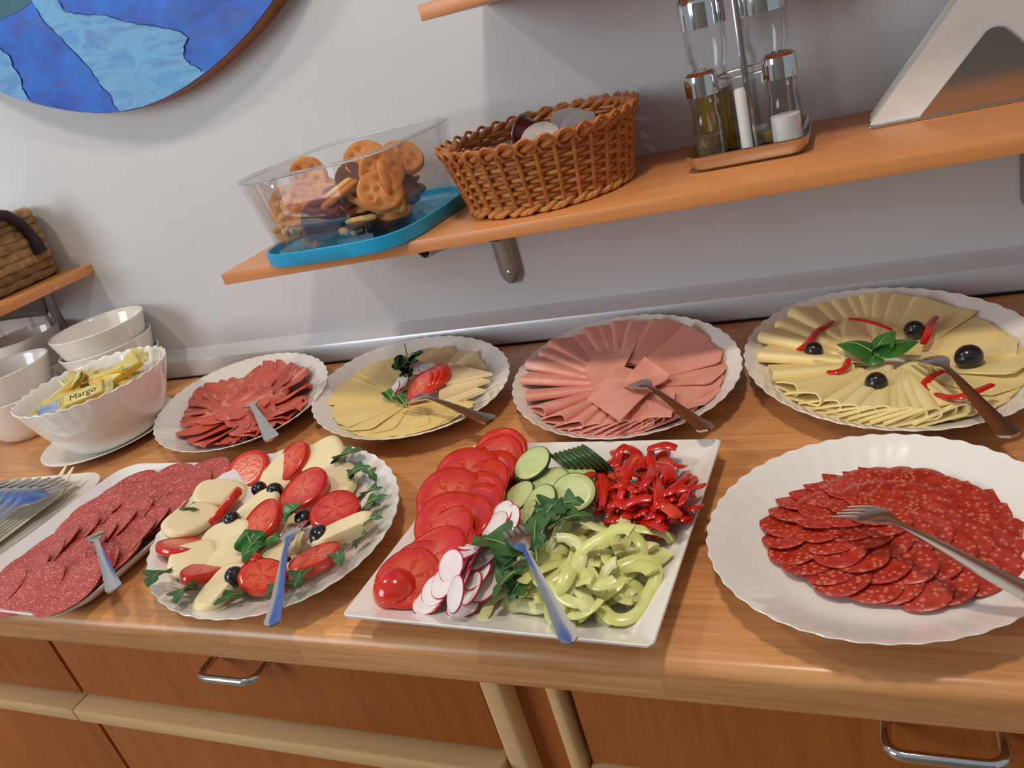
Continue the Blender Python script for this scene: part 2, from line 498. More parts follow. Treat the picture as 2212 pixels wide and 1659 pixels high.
def zin(key, x, y):
    c, a, b, g = PLATES[key]
    dx, dy = x - c.x, y - c.y
    u = dx * math.cos(g) + dy * math.sin(g); v = -dx * math.sin(g) + dy * math.cos(g)
    r = math.hypot(u / a, v / b); ins = oval_profile()[0]
    for (r0, z0), (r1, z1) in zip(ins, ins[1:]):
        if r <= r1: return z0 + (z1 - z0) * (r - r0) / (r1 - r0) + .0004
    return ins[-1][1]
def pel(key, rho, th):
    """point on a platter at fraction rho of its rim, direction th in its own axes"""
    c, a, b, g = PLATES[key]
    u, v = a * rho * math.cos(th), b * rho * math.sin(th)
    return Vector((c.x + u * math.cos(g) - v * math.sin(g), c.y + u * math.sin(g) + v * math.cos(g), 0))
platter('pro', 'oval_platter', (-.918, .447), .189, .136, 138, 'white scalloped oval platter of dark red cured ham, next to the bowl of wrapped bars')
platter('che', 'oval_platter', (-.613, .450), .183, .135, 140, 'white scalloped oval platter of thin yellow cheese with tomato and parsley garnish')
platter('ham', 'oval_platter', (-.297, .436), .173, .137, 119, 'white scalloped oval platter covered with pink cooked ham')
platter('rol', 'oval_platter', (-.004, .432), .178, .140, 116, 'white scalloped oval platter of rolled cheese slices with olives and basil')
platter('moz', 'oval_platter', (-.620, .135), .175, .136, 142, 'white scalloped oval platter of mozzarella, tomato and olives')
platter('sal', 'round_plate', (-.017, .129), .130, .126, 35, 'white round scalloped plate of salami rings at the right edge')

def zsq(x, y):
    dx, dy = x - SQC.x, y - SQC.y
    u = dx * math.cos(SQR) + dy * math.sin(SQR); v = -dx * math.sin(SQR) + dy * math.cos(SQR)
    f = max(abs(u), abs(v)) / .139
    return .0066 + max(0, f - .70) / .30 * .0215
SQC = Vector((-.300, .135, 0)); SQR = math.radians(-2.4)
PK = None
def pt(u, v, z):
    '''point z - .006 above the surface of the current plate, seen at u, v'''
    if PK is None: return at(u, v, z)
    h = z
    for _ in range(8):
        p = at(u, v, h); h = (zsq(p.x, p.y) if PK == 'sq' else zin(PK, p.x, p.y)) + z - .006
    return at(u, v, h)
def rect_dish(name, c, hx, hy, rot, rr, zr, well, label, cat, rc=None, th=.004):
    def ring(f, z, r): return [(x, y, z) for x, y in rrect(hx * f, hy * f, r, 8)]
    R = []
    R.append(ring(.02, .0055, .001))
    R.append(ring(well * .9, .0055, rr * well)); R.append(ring(well, .0062, rr * well))
    for k in range(1, 7):
        s = k / 6; R.append(ring(well + (1 - well) * s, .0062 + (zr - .0062) * s ** 1.15, rr * (well + (1 - well) * s)))
    R.append(ring(1.006, zr - .0008, rr)); R.append(ring(1.004, zr - .003, rr))
    R.append(ring(well * 1.02, .001, rr * well)); R.append(ring(well * .98, 0, rr * well)); R.append(ring(.02, .0008, .001))
    return obj(name, M_(loft(R), name=name, smooth=50), MPORC, mw=T(c[0], c[1], .0004) @ RZ(math.radians(rot)), label=label, cat=cat)
rect_dish('square_plate', SQC, .139, .138, -2.4, .006, .0275, .70, 'white square plate with sharp corners holding the sliced raw vegetables', 'plate')
rect_dish('serving_dish', (-.896, .130), .115, .145, -2, .035, .021, .80, 'white rectangular dish with rounded corners holding rows of large salami slices', 'dish')
rect_dish('serving_dish', (-1.145, .137), .122, .130, 4, .05, .013, .80, 'low white dish at the left edge holding the bundle of forks', 'dish')

def bowl_prof(r, h, foot, th=.0035, p=.62, m=12):
    o = [(0.001, .003), (foot * .9, .003), (foot * .92, 0), (foot, 0)]
    for k in range(1, m + 1):
        s = k / m; o.append((foot + (r - foot) * s ** p, .003 + (h - .003) * s))
    i = [(r - th * .5, h + .001), (r - th, h)]
    for k in range(m - 1, -1, -1):
        s = k / m; i.append((max(foot + (r - foot) * s ** p - th, .002), .003 + th + (h - .003 - th) * s))
    i.append((.001, .003 + th))
    return o + i
def bowl(c, r, h, foot, label, z=.0004, group=None, p=.62):
    return obj('bowl', M_(lathe(bowl_prof(r, h, foot, p=p), 56), name='bowl', smooth=50), MPORC, mw=T(c[0], c[1], z), label=label, cat='bowl', group=group)
# stacks of plain white bowls
B1 = (-1.287, .553)
bowl(B1, .083, .080, .045, 'middle plain white bowl in the back stack behind the wrapped bars', .034, p=.5)
bowl(B1, .083, .080, .045, 'bottom plain white bowl of the stack against the wall', .0004, p=.5)
bowl(B1, .0835, .082, .045, 'top plain white bowl of the stack against the wall, empty', .0670, p=.5)
B2 = (-1.432, .446)
bowl(B2, .082, .080, .045, 'lower white bowl of the stack cut by the left edge', .0004, p=.5)
bowl(B2, .082, .084, .045, 'upper white bowl of the stack cut by the left edge', .0440, p=.5)
bowl((-1.52, .57), .070, .075, .04, 'white bowl half hidden behind the left bowl stack', .0704, p=.5)
bowl((-1.52, .57), .070, .080, .04, 'lowest white bowl hidden behind the left bowl stack', .0004, p=.5)
g = thing('glass_tumbler', 'small clear glass with bright glint under the left shelf', 'glass', T(-1.52, .57, .1505))
obj('glass_wall', lathe([(.001, .002), (.030, .002), (.033, .04), (.0345, .04), (.0315, .0), (.001, 0)], 32), MGLASS, g)

# scalloped bowl on its saucer
MC_ = Vector((-1.146, .392, 0))
obj('saucer', M_(lathe([(.001, .005), (.06, .005), (.085, .010), (.108, .017), (.110, .0165), (.086, .0075), (.062, .0), (.001, .0)], 72), name='saucer', smooth=50), MPORC,
    mw=T(-1.168, .396, .0004), label='flat white saucer under the bowl of wrapped bars', cat='saucer')
pf = bowl_prof(.119, .105, .055, .0032, .55, 14)
def fs(t, i, r):
    w = max(0, (pf[i][1] - .05) / .055)
    s = 1 + .008 * w * w * math.cos(34 * t)
    return r * s * math.cos(t), r * s * math.sin(t), .0014 * w ** 4 * math.cos(34 * t)
obj('scalloped_bowl', M_(lathe(pf, 34 * 6, fs), name='scalloped_bowl', smooth=55), MPORC, mw=T(MC_.x, MC_.y, .0056), label='large white bowl with scalloped rim full of yellow wrapped bars', cat='bowl')

# wrapped bars
MYEL = plain('yellow_wrapper', S(226, 172, 24), .35, S(214, 158, 20), 40)
MCRE = plain('cream_wrapper', S(226, 208, 130), .35, S(216, 196, 112), 40)
MCRIMP = plain('pale_crimped_foil', S(226, 222, 180), .4, S(206, 190, 90), 120)
MBLUEW = plain('pale_blue_wrapper', S(120, 150, 190), .4, S(200, 210, 220), 60)
MINKB = plain('black_print', S(30, 24, 30), .6)
def text_mesh(s, size):
    cu = bpy.data.curves.new('lettering', 'FONT'); cu.body = s; cu.size = size; cu.align_x = 'CENTER'; cu.align_y = 'CENTER'; cu.extrude = .0001
    cu.offset = 0
    o = bpy.data.objects.new('lettering', cu); C.objects.link(o)
    me = bpy.data.meshes.new_from_object(o.evaluated_get(bpy.context.evaluated_depsgraph_get()))
    bpy.data.objects.remove(o); me.materials.clear()
    return me
TXT = text_mesh('Margo', .0165)
def wrapped_bar(mw, label, L=.062, W=.026, H=.014, txt=True, body=None, group='wrapped bars in the scalloped bowl'):
    t = thing('wrapped_bar', label, 'wrapped bar', mw, group)
    obj('lower_wrapper', box(-L / 2, L / 2, -W / 2, W / 2, 0, H * .62, .002), body or MYEL, t)
    obj('upper_wrapper', box(-L / 2 + .0005, L / 2 - .0005, -W / 2 + .0006, W / 2 - .0006, H * .5, H, .003), MCRE if body is None else body, t)
    for s in (-1, 1):
        def fn(u, v): return (s * (L / 2 - .001 + u * .013), (v - .5) * W * (1.0 + .1 * u), H * .5 + .0016 * math.sin(u * 18) + .001 * math.sin(v * 9))
        obj('crimped_end', sheet(fn, 10, 8, .0006), MCRIMP, t)
    if txt: obj('printed_name', TXT, MINKB, t, T(0, -.002, H + .0001), label='black printed name on the wrapper')
    return t
bars = [  # px u, v, z, yaw (deg), pitch, roll, text
    (182, 846, .110, 36, 4, 24, True, 'wrapped bar with a readable black name, lying at the front of the bowl'),
    (284, 776, .108, 34, 8, 14, True, 'wrapped bar at the back right of the bowl with an upright crimped end'),
    (222, 792, .099, 30, 0, 30, True, 'wrapped bar in the middle of the back half of the bowl'),
    (40, 862, .100, 70, 10, -20, True, 'wrapped bar at the far left of the bowl, lettering turned sideways'),
    (150, 800, .105, -40, 26, 40, False, 'twisted wrapped bar standing up at the back centre of the bowl'),
    (98, 838, .100, 100, 16, 10, False, 'wrapped bar pointing steeply up beside the blue packet'),
    (62, 884, .096, 84, 8, 24, False, 'wrapped bar with striped crimped end at the front left rim'),
    (120, 815, .094, 40, -8, 0, True, 'partly hidden wrapped bar between the twisted one and the left rim'),
    (250, 815, .092, 20, 0, 0, False, 'wrapped bar lying low near the right rim under the others'),
    (310, 770, .104, 80, 30, 10, False, 'short wrapped bar end showing at the far right rim'),
    (20, 880, .098, 60, 6, 30, False, 'wrapped bar against the far left rim, lowest in view'),
    (66, 862, .102, 60, 18, -30, False, 'wrapped bar lying across the left part, above the blue packet'),
    (182, 806, .106, 70, -14, 16, False, 'wrapped bar tipped behind the bar with the readable name'),
    (232, 806, .106, 24, 4, -24, False, 'wrapped bar lying on the right beside the readable one'),
    (262, 790, .110, 50, 14, 30, False, 'wrapped bar leaning on the bar at the back right'),
    (112, 826, .102, 130, 20, 24, False, 'wrapped bar crossing the heap near the left centre'),
]
for u, v, z, ya, pit, rol, tx, lb in bars:
    p = at(u, v, z)
    d = Vector((p.x - MC_.x, p.y - MC_.y, 0))
    if d.length > .060: p = Vector((MC_.x, MC_.y, 0)) + d.normalized() * .060 + Vector((0, 0, p.z))
    wrapped_bar(T(p.x, p.y, z - .012) @ RZ(math.radians(ya)) @ RY(math.radians(-pit)) @ RX(math.radians(rol)), lb, txt=tx)
for k in range(9):      # the lower layers that hold them up
    a = 2 * pi * k / 9; r = .055 if k % 3 else .02
    wrapped_bar(T(MC_.x + r * math.cos(a), MC_.y + r * math.sin(a), .066 + .004 * (k % 3)) @ RZ(a * 1.7) @ RX(.2), 'yellow wrapped bar buried in the lower layer of the bowl', txt=False, group='buried wrapped bars')
p = at(90, 884, .098); d = Vector((p.x - MC_.x, p.y - MC_.y, 0)); p = Vector((MC_.x, MC_.y, 0)) + d.normalized() * min(d.length, .068)
wrapped_bar(T(p.x, p.y, .088) @ RZ(.9) @ RX(.3), 'pale blue packet at the front rim of the bowl', .04, .03, .008, False, MBLUEW, None)
p = at(105, 800, .104); d = Vector((p.x - MC_.x, p.y - MC_.y, 0)); p = Vector((MC_.x, MC_.y, 0)) + d.normalized() * min(d.length, .070)
wrapped_bar(T(p.x, p.y, .088) @ RZ(1.2) @ RY(-.5), 'grey-blue packet leaning on the back left rim of the bowl', .045, .034, .008, False, plain('grey_wrapper', S(160, 168, 172), .4, S(190, 194, 190), 40), None)
obj('wrapper_scrap', sheet(lambda u, v: ((u - .5) * .03, (v - .5) * .022, .004 * math.sin(u * 3) + .002 * v), 8, 6, .0008), plain('beige_scrap', S(214, 182, 128), .6), mw=T(*at(283, 936, .0185)) @ RZ(.6) @ RX(-.2),
    label='small beige scrap of wrapper lying on the saucer', cat='wrapper')

# ================================================================== forks
def fork_parts(L=.185):
    """along +x: tail at 0, tips at L; lies face down with the tines bent down. returns part meshes"""
    def zc(s):      # spine height
        a = 1 - s
        return L * (.030 + .075 * math.sin(min(1, s / .74) * pi * .5) ** 2 - (.0 if s < .74 else .44 * (s - .74) ** 1.5 * 1.3))
    def w(s):
        if s < .05: return .0092 * math.sqrt(max(.03, 1 - (1 - s / .05) ** 2))
        if s < .60: return .0092 + (.0030 - .0092) * ((s - .05) / .55) ** .8
        if s < .68: return .0030
        return .0030 + (.0122 - .0030) * min(1, (s - .68) / .12) ** .6
    def strip(s0, s1, n, off=0, wf=None, th=.0022):
        def fn(u, v):
            s = s0 + (s1 - s0) * u; ww = (wf or w)(s)
            b = (v - .5) * 2
            return (s * L, off + b * ww, zc(s) - .10 * ww * b * b)
        return sheet(fn, n, 6, th)
    H = M_(strip(0, .66, 26, th=.0026), name='handle'); B = M_(strip(.655, .84, 14), name='fork_head')
    tn = [M_(strip(.835, 1.0, 10, o, lambda s: .0023 * (1 - .45 * max(0, (s - .9) / .1)), .0018), name='tine') for o in (-.0096, -.0032, .0032, .0096)]
    return H, B, tn
FH, FB, FT = fork_parts()
def fork(tail, tip, label, roll=0, group=None, cat='fork'):
    d = tip - tail; L = d.length; m = frame(tail, d) @ RX(math.radians(roll))
    t = thing('serving_fork', label, cat, m @ Matrix.Diagonal((L / .185, max(.8, min(1.1, L / .185)), max(.8, min(1.1, L / .185)), 1)), group)
    obj('handle', FH, MSTEEL, t); hd = obj('fork_head', FB, MSTEEL, t)
    for q in FT: obj('tine', q, MSTEEL, hd)
    return t

# bundle of forks with its napkin
MNAP = plain('cream_paper_napkin', S(236, 226, 200), .8, S(230, 218, 188), 20, bump=.1, bscale=300)
nb = thing('folded_napkin', 'cream paper napkin folded under the bundle of forks', 'napkin', T(-1.145, .137, .0145))
obj('folded_sheet', sheet(lambda u, v: ((u - .5) * .15 + .004, (v - .5) * .205 + .004, .001 + .0012 * math.sin(u * 5 + v * 3)), 12, 12, .0012), MNAP, nb)
obj('raised_corner', sheet(lambda u, v: (.066 + .026 * (u - .5) * (1 - v * .9) + .004 * v, .070 + .044 * v, .002 + .020 * v), 8, 10, .0015), MNAP, nb)
obj('raised_corner', sheet(lambda u, v: (.052 + .022 * (u - .5) * (1 - v * .9), .072 + .046 * v, .002 + .022 * v), 8, 10, .0015), MNAP, nb)
for k in range(12):
    x = -1.185 + .0108 * k + random.uniform(-.001, .001); lay = .003 * (k % 2)
    f = fork(Vector((x - .014, -.0, .022 + lay)), Vector((x + .004, .222, .024 + lay)), 'steel fork in the bundle in the left dish, %s from the left' % ORD[k], 32, 'forks in the left dish')

# ================================================================== things on the shelf
SZ = .2397
# glass biscuit box standing on its blue lid
BX, BY = -.612, .490
def sq(h, e=4.2, n=64):
    o = []
    for k in range(n):
        a = 2 * pi * k / n; c, s = math.cos(a), math.sin(a)
        o.append((h * math.copysign(abs(c) ** (2 / e), c), h * math.copysign(abs(s) ** (2 / e), s)))
    return o
def rg(h, z): return [(x, y, z) for x, y in sq(h)]
bxo = thing('biscuit_box', 'clear glass storage box of biscuits standing on a turquoise plastic lid', 'storage box', T(BX, BY, SZ) @ RZ(-.06))
MLID = plain('turquoise_plastic', S(28, 160, 206), .35)
obj('lid', M_(loft([rg(.02, .007), rg(.105, .007), rg(.112, .008), rg(.1145, .017), rg(.1165, .018), rg(.118, .017), rg(.1175, .002), rg(.116, 0), rg(.02, 0)]), name='lid'), MLID, bxo, label='turquoise plastic lid used as base')
obj('glass_wall', M_(loft([rg(.02, .0075), rg(.094, .0085), rg(.101, .013), rg(.1135, .1075), rg(.1145, .109), rg(.1165, .109), rg(.1175, .1075), rg(.1040, .0120), rg(.096, .0074), rg(.02, .0072)], True), name='glass_wall', smooth=50), MGLASS, bxo)
# the rim reads as a brighter solid bead of glass
trg = NT('glass_bead'); trg.set(Roughness=.05); trg.b.inputs['Transmission Weight'].default_value = .85; trg.b.inputs['IOR'].default_value = 1.45; trg.color((.93, .96, .96, 1))
obj('rim_bead', tube(rg(.1158, .1095), .0022, 8, True), trg.m, bxo)
MBIS = plain('golden_biscuit', S(212, 142, 74), .75, S(196, 120, 56), 60, bump=.3, bscale=300)
MPALE = plain('pale_biscuit', S(224, 178, 108), .75, S(210, 156, 88), 60, bump=.25, bscale=300)
MCHOC = plain('dark_cocoa_biscuit', S(104, 62, 46), .7, S(88, 50, 36), 60, bump=.25, bscale=300)
def button_mesh(r, th, holes):
    def zf(x, y):
        z = 0
        for hx, hy, hr in holes:
            d = math.hypot(x - hx * r, y - hy * r); z -= .5 * th * math.exp(-(d / (hr * r)) ** 4)
        q = math.hypot(x, y) / r
        return z + .12 * th * math.exp(-((q - .86) / .1) ** 2)
    v, f = disc(r, th, 40, 12, lambda t: 1 + .012 * math.sin(9 * t), None, .35)
    v = [(x, y, z + (zf(x, y) if z > th * .6 else 0)) for x, y, z in v]
    return M_((v, f), name='button_biscuit', smooth=60)
BUT = button_mesh(.0285, .008, [(.42, .35, .14), (-.38, .40, .14), (.1, .05, .12), (-.45, -.22, .13), (.42, -.35, .14), (-.05, -.5, .13), (0, .55, .11)])
COC = M_(disc(.0265, .008, 40, 4, lambda t: 1 + .008 * math.sin(24 * t), None, .3), name='cocoa_biscuit')
PLN = M_(disc(.025, .007, 32, 4, None, lambda x, y: -6 * (x * x + y * y), .4), name='plain_biscuit', smooth=60)
STK = M_(tube([(-.027 + .054 * k / 10, .002 * math.sin(k / 3), .0) for k in range(11)], lambda s: .0052 * (1 - .5 * (2 * s - 1) ** 8), 12, flat=.8), name='finger_biscuit')
NUT = M_(lathe([(.0004, -.009), (.0042, -.007), (.0052, -.004), (.0040, 0), (.0052, .004), (.0042, .007), (.0004, .009)], 12), name='nut_biscuit', smooth=70)
def face_cam(u, v, y, tilt=0, yaw=0, spin=0):
    p = atd(u, v, y); n = (Vector(CAM) - p).normalized()
    n = Matrix.Rotation(yaw, 3, 'Z') @ n
    n = (n + Vector((0, 0, tilt))).normalized()
    return facing(p, n, spin)
items = [
    ('button_biscuit', BUT, MBIS, (625, 448, .440), .25, -.3, 0, 'golden button biscuit with holes at the left front of the glass box', 'biscuit'),
    ('button_biscuit', BUT, MBIS, (824, 372, .455), .1, .15, .8, 'largest upright golden button biscuit with holes on the right of the heap', 'biscuit'),
    ('button_biscuit', BUT, MBIS, (822, 417, .428), .5, .2, 2.0, 'golden button biscuit below the upright one at right', 'biscuit'),
    ('button_biscuit', BUT, MBIS, (790, 350, .500), .6, 0, 1.0, 'golden button biscuit behind the upright one, only its top edge showing', 'biscuit'),
    ('button_biscuit', BUT, MBIS, (636, 392, .500), .0, -.5, 1.4, 'golden biscuit standing on edge at the back left of the heap', 'biscuit'),
    ('button_biscuit', BUT, MBIS, (872, 345, .490), .9, .5, .3, 'golden button biscuit topmost at the far right of the heap', 'biscuit'),
    ('cocoa_biscuit', COC, MCHOC, (688, 480, .405), .0, -.2, 0, 'round dark cocoa biscuit standing against the front glass', 'biscuit'),
    ('cocoa_biscuit', COC, MCHOC, (896, 398, .470), .3, 1.0, 0, 'dark cocoa biscuit leaning at the right end of the box', 'biscuit'),
    ('cocoa_biscuit', COC, MCHOC, (735, 440, .455), .8, .2, 0, 'dark cocoa biscuit lying deep in the middle of the heap', 'biscuit'),
    ('cocoa_biscuit', COC, MCHOC, (762, 396, .480), .2, -.7, 0, 'dark cocoa biscuit on edge behind the finger biscuit', 'biscuit'),
    ('plain_biscuit', PLN, MBIS, (566, 446, .455), 1.6, -.4, 0, 'plain biscuit tilted against the left wall of the glass box', 'biscuit'),
    ('plain_biscuit', PLN, MPALE, (905, 372, .445), .0, 1.35, 0, 'pale thin biscuit seen edge-on at the right end', 'biscuit'),
    ('plain_biscuit', PLN, MBIS, (690, 408, .500), 1.2, .1, 0, 'plain biscuit lying behind the left button biscuit', 'biscuit'),
    ('plain_biscuit', PLN, MPALE, (590, 506, .430), 3.0, 0, 0, 'plain biscuit lying flat at the bottom left', 'biscuit'),
    ('plain_biscuit', PLN, MBIS, (850, 452, .450), 3.0, .2, 0, 'plain biscuit lying flat at the bottom right', 'biscuit'),
    ('plain_biscuit', PLN, MBIS, (660, 440, .520), 2.0, .2, 0, 'plain biscuit deep at the back left of the heap', 'biscuit'),
    ('plain_biscuit', PLN, MPALE, (760, 440, .540), 2.0, .2, 0, 'plain pale biscuit deep at the back of the heap', 'biscuit'),
]
def in_box(p, m=.075):
    return Vector((max(BX - m, min(BX + m, p.x)), max(BY - m, min(BY + m, p.y)), max(SZ + .013, p.z)))
for nm, me, mt, (u, v, y), tilt, yaw, spin, lb, ct in items:
    mw = face_cam(u, v, y, tilt, yaw, spin); mw.translation = in_box(mw.translation)
    obj(nm, me, mt, mw=mw, label=lb, cat=ct)
def stick(u0, v0, u1, v1, y, lb, mt=None):
    a, b = atd(u0, v0, y), atd(u1, v1, y + .01); c = in_box((a + b) / 2)
    m = frame(c, b - a); s = (b - a).length / .054
    obj('finger_biscuit', STK, mt, mw=m @ Matrix.Diagonal((s, 1, 1, 1)), label=lb, cat='biscuit')
STK.materials.append(MPALE)
stick(704, 428, 758, 386, .430, 'pale finger biscuit sticking up from the middle of the heap')
stick(745, 482, 812, 468, .408, 'pale finger biscuit lying at the bottom front of the box')
stick(752, 425, 800, 452, .425, 'pale finger biscuit slanting down in the middle of the box')
stick(858, 360, 905, 352, .480, 'finger biscuit lying behind the right button biscuit')
for k, (u, v, y) in enumerate([(566, 482, .425), (600, 494, .412), (618, 500, .409), (640, 500, .405), (562, 476, .432), (892, 444, .430), (898, 436, .435), (745, 500, .41), (770, 498, .415)]):
    p = in_box(atd(u, v, y), .086)
    obj('nut_biscuit', NUT, MPALE, mw=T(*p) @ RZ(k * 1.3) @ RY(1.2 + .3 * (k % 3)), label='small pale nut-shaped biscuit at the bottom of the glass box', cat='biscuit', group='nut-shaped biscuits')
for k in range(26):
    a = k * 2.4; r = .05 * math.sqrt((k % 13 + .5) / 13) * 1.4
    obj('broken_biscuit', (PLN, COC, BUT)[k % 3], (MPALE, MCHOC, MBIS)[k % 3], mw=T(BX + r * math.cos(a), BY + r * math.sin(a), SZ + .014 + .010 * (k % 3) + (.028 if k > 12 else 0)) @ RZ(a) @ RX(.25 * (k % 4 - 1.5)),
        label='biscuit buried in the bottom layer of the glass box', cat='biscuit', group='buried biscuits')

# ------------------------------------------------------------------ wicker basket
KX, KY = -.362, .517
bk = thing('wicker_basket', 'oval brown wicker basket holding small portion cups on the shelf', 'basket', T(KX, KY, SZ))
MWIC = plain('brown_willow', S(164, 92, 44), .45, S(196, 124, 62), 70, bump=.2, bscale=400)
MWIC2 = plain('honey_willow', S(190, 120, 60), .45, S(206, 146, 80), 70, bump=.2, bscale=400)
KH = .083; NS = 34
def kp(t, z, off=0):
    s = z / KH; ax = .097 + .019 * s + off; ay = .088 + .024 * s + off
    return (ax * math.cos(t), ay * math.sin(t), z)
for k in range(NS):
    t0 = 2 * pi * k / NS
    obj('stake', tube([kp(t0 + .02 * s_, .004 + (KH - .004) * s_, .0036) for s_ in [i / 6 for i in range(7)]], .0026, 8), MWIC, bk)
rows = 13
for r in range(rows):
    z = .013 + (KH - .022) * r / (rows - 1)
    pts = [kp(2 * pi * i / (NS * 4), z, .0026 * math.cos(NS / 2 * 2 * pi * i / (NS * 4) + pi * (r % 2))) for i in range(NS * 4)]
    obj('weave_row', tube(pts, .0026, 7, True), MWIC2 if r % 3 == 0 else MWIC, bk)
for j, (z, ph) in enumerate(((KH - .004, 0), (KH - .004, pi), (.006, 0), (.006, pi), (.0035, pi / 2))):
    pts = []
    for i in range(NS * 8):
        t_ = 2 * pi * i / (NS * 8); q = NS * .5 * t_ + ph
        x, y, zz = kp(t_, z, .0042 * math.cos(q) + .001); pts.append((x, y, max(.0036, zz + .0034 * math.sin(q))))
    obj('rim_braid' if j < 2 else 'base_braid', tube(pts, .0036 if j < 2 else .0032, 7, True), MWIC if j < 2 else MWIC2, bk)
for k in range(NS):     # border loops folded over the rim
    t0 = 2 * pi * k / NS
    pts = [kp(t0 + .26 * s_, KH - .013 + .017 * math.sin(pi * s_), .005 + .002 * math.sin(pi * s_)) for s_ in [i / 8 for i in range(9)]]
    obj('border_loop', tube(pts, .0021, 6), MWIC, bk)
obj('floor_mat', lathe([(.001, .002), (1, .002), (1, .006), (.001, .006)], 40, lambda t, i, r: (.096 * r * math.cos(t), .087 * r * math.sin(t), 0)), MWIC, bk)
# portion cups
MCUP = plain('amber_cup', S(214, 180, 60), .25, S(196, 150, 40), 30); MCUPR = plain('dark_red_cup', S(90, 24, 24), .25)
MFOIL = plain('silver_foil_lid', S(206, 204, 200), .3, S(186, 188, 190), 90, metal=.6, bump=.15, bscale=500)
def cup(mw, label, mt):
    t = thing('portion_cup', label, 'portion cup', mw)
    obj('tub', lathe([(.001, 0), (.014, 0), (.0165, .002), (.021, .018), (.0195, .018), (.001, .016)], 28), mt, t)
    obj('foil_lid', disc(.0245, .0006, 32, 4, lambda a: 1 + .13 * math.exp(-(((a + pi) % (2 * pi) - pi) / .25) ** 2), lambda x, y: .02 * math.hypot(x, y) ** 2 * 20), MFOIL, t, T(0, 0, .018))
    return t
cups = [(1255, 243, .312, (.3, -.35, 1), MCUP, 'portion cup with flat silver lid at the right rim of the wicker basket'),
        (1125, 276, .305, (-.1, -.3, 1), MCUP, 'amber portion cup in the middle of the basket'),
        (1130, 288, .312, (-.96, .25, .25), MCUPR, 'portion cup tipped on edge with its lid facing sideways'),
        (1168, 300, .308, (.2, -.7, .8), MCUP, 'portion cup whose lid edge pokes above the front rim'),
        (1247, 270, .306, (-.1, -.5, .9), MCUP, 'portion cup behind the front rim at the right centre'),
        (1064, 316, .296, (.2, -.1, 1), MCUPR, 'dark portion cup at the left end of the basket')]
for u, v, z, nrm, mt, lb in cups:
    p = at(u, v, z); d = Vector(((p.x - KX) / .078, (p.y - KY) / .078, 0))
    if d.length > 1: d.normalize(); p = Vector((KX + d.x * .078, KY + d.y * .078, p.z))
    n = Vector(nrm).normalized()
    cup(facing(p - n * .018, n, random.uniform(0, 6)), lb, mt)

# ------------------------------------------------------------------ condiment set
cs = thing('cruet_stand', 'steel cruet stand with upturned tray and centre post on the shelf', 'cruet stand', T(0, 0, SZ))
CX0, CX1, CY0, CY1 = -.186, -.060, .476, .590
def tr(ix, z): return [(x + (CX0 + CX1) / 2, y + (CY0 + CY1) / 2, z) for x, y in rrect((CX1 - CX0) / 2 - ix, (CY1 - CY0) / 2 - ix, .016, 6)]
obj('tray', M_(loft([tr(.05, .0035), tr(.009, .0035), tr(.004, .006), tr(.0005, .017), tr(-.0005, .0185), tr(-.002, .0175), tr(.002, .004), tr(.007, .0005), tr(.05, .0005)]), name='tray', smooth=50), MSTEEL, cs)
obj('centre_post', M_(box(-.1225, -.1155, .530, .534, .0035, .20, .0015)), MSTEEL, cs)
obj('ring_support', tube([(-.119 + .033 * math.cos(2 * pi * k / 40), .556 + .0 * k, .085 + .004 * math.sin(2 * pi * k / 40)) for k in range(40)], .0012, 6, True), MSTEEL, cs)
CZ = SZ + .0042
MOIL = plain('olive_oil', S(150, 120, 20), .15, S(132, 104, 14), 20)
MPEP = plain('ground_pepper', S(120, 92, 62), .8, S(70, 54, 40), 300)
MSALT = plain('white_salt', S(226, 224, 220), .8)
MVIN = plain('pale_vinegar', S(176, 150, 96), .2)
def tall(x, y, label, liq, lv):
    t = thing('cruet_bottle', label, 'bottle', T(x, y, CZ))
    pr = [(.001, .0), (.021, .0), (.0228, .004), (.0228, .060), (.0222, .072), (.0185, .084), (.0182, .092), (.0222, .103), (.0232, .112), (.0232, .1405)]
    obj('glass_body', lathe(pr + [(.0222, .1405)] + [(max(r - .0012, .001), z + .002) for r, z in reversed(pr[:-1])], 36), MGLASS, t)
    obj('screw_cap', lathe([(.0225, .136), (.0248, .1365), (.0250, .158), (.0244, .1655), (.0215, .1700), (.001, .1712), ], 40), MCHROME, t, label='polished chrome screw cap')
    obj('contents', lathe([(.001, .003), (.0205, .003), (.0210, .006), (.0210, lv), (.001, lv)], 32), liq, t)
def shaker(x, y, label, fill, lv):
    t = thing('table_shaker', label, 'shaker', T(x, y, CZ))
    pr = [(.001, 0), (.0155, 0), (.0168, .003), (.0168, .044), (.0155, .050), (.0150, .056), (.0162, .062), (.0162, .0745)]
    obj('glass_body', lathe(pr + [(.0152, .0745)] + [(max(r - .0012, .001), z + .002) for r, z in reversed(pr[:-1])], 36), MGLASS, t)
    cp = obj('shaker_cap', lathe([(.0158, .0725), (.0176, .073), (.0178, .088), (.0170, .0940), (.0135, .0975), (.001, .0990)], 40), MCHROME, t, label='polished chrome perforated cap')
    for a in range(5):
        obj('shaker_hole', xf(disc(.0012, .0006, 10, 1), T(.006 * math.cos(a * 1.257), .006 * math.sin(a * 1.257), .0981)), MDARK, cp)
    obj('contents', lathe([(.001, .003), (.0145, .003), (.0152, .005), (.0152, lv), (.001, lv)], 32), fill, t)
q1 = atd(1512, 40, .560); q2 = atd(1645, 12, .556)
tall(q1.x + .002, .560, 'tall glass cruet bottle of olive oil with chrome cap, the left of two', MOIL, .070)
tall(q2.x, .556, 'tall clear glass cruet bottle with chrome cap, the right of two', MVIN, .012)
q3 = atd(1516, 188, .506); q4 = atd(1684, 146, .510)
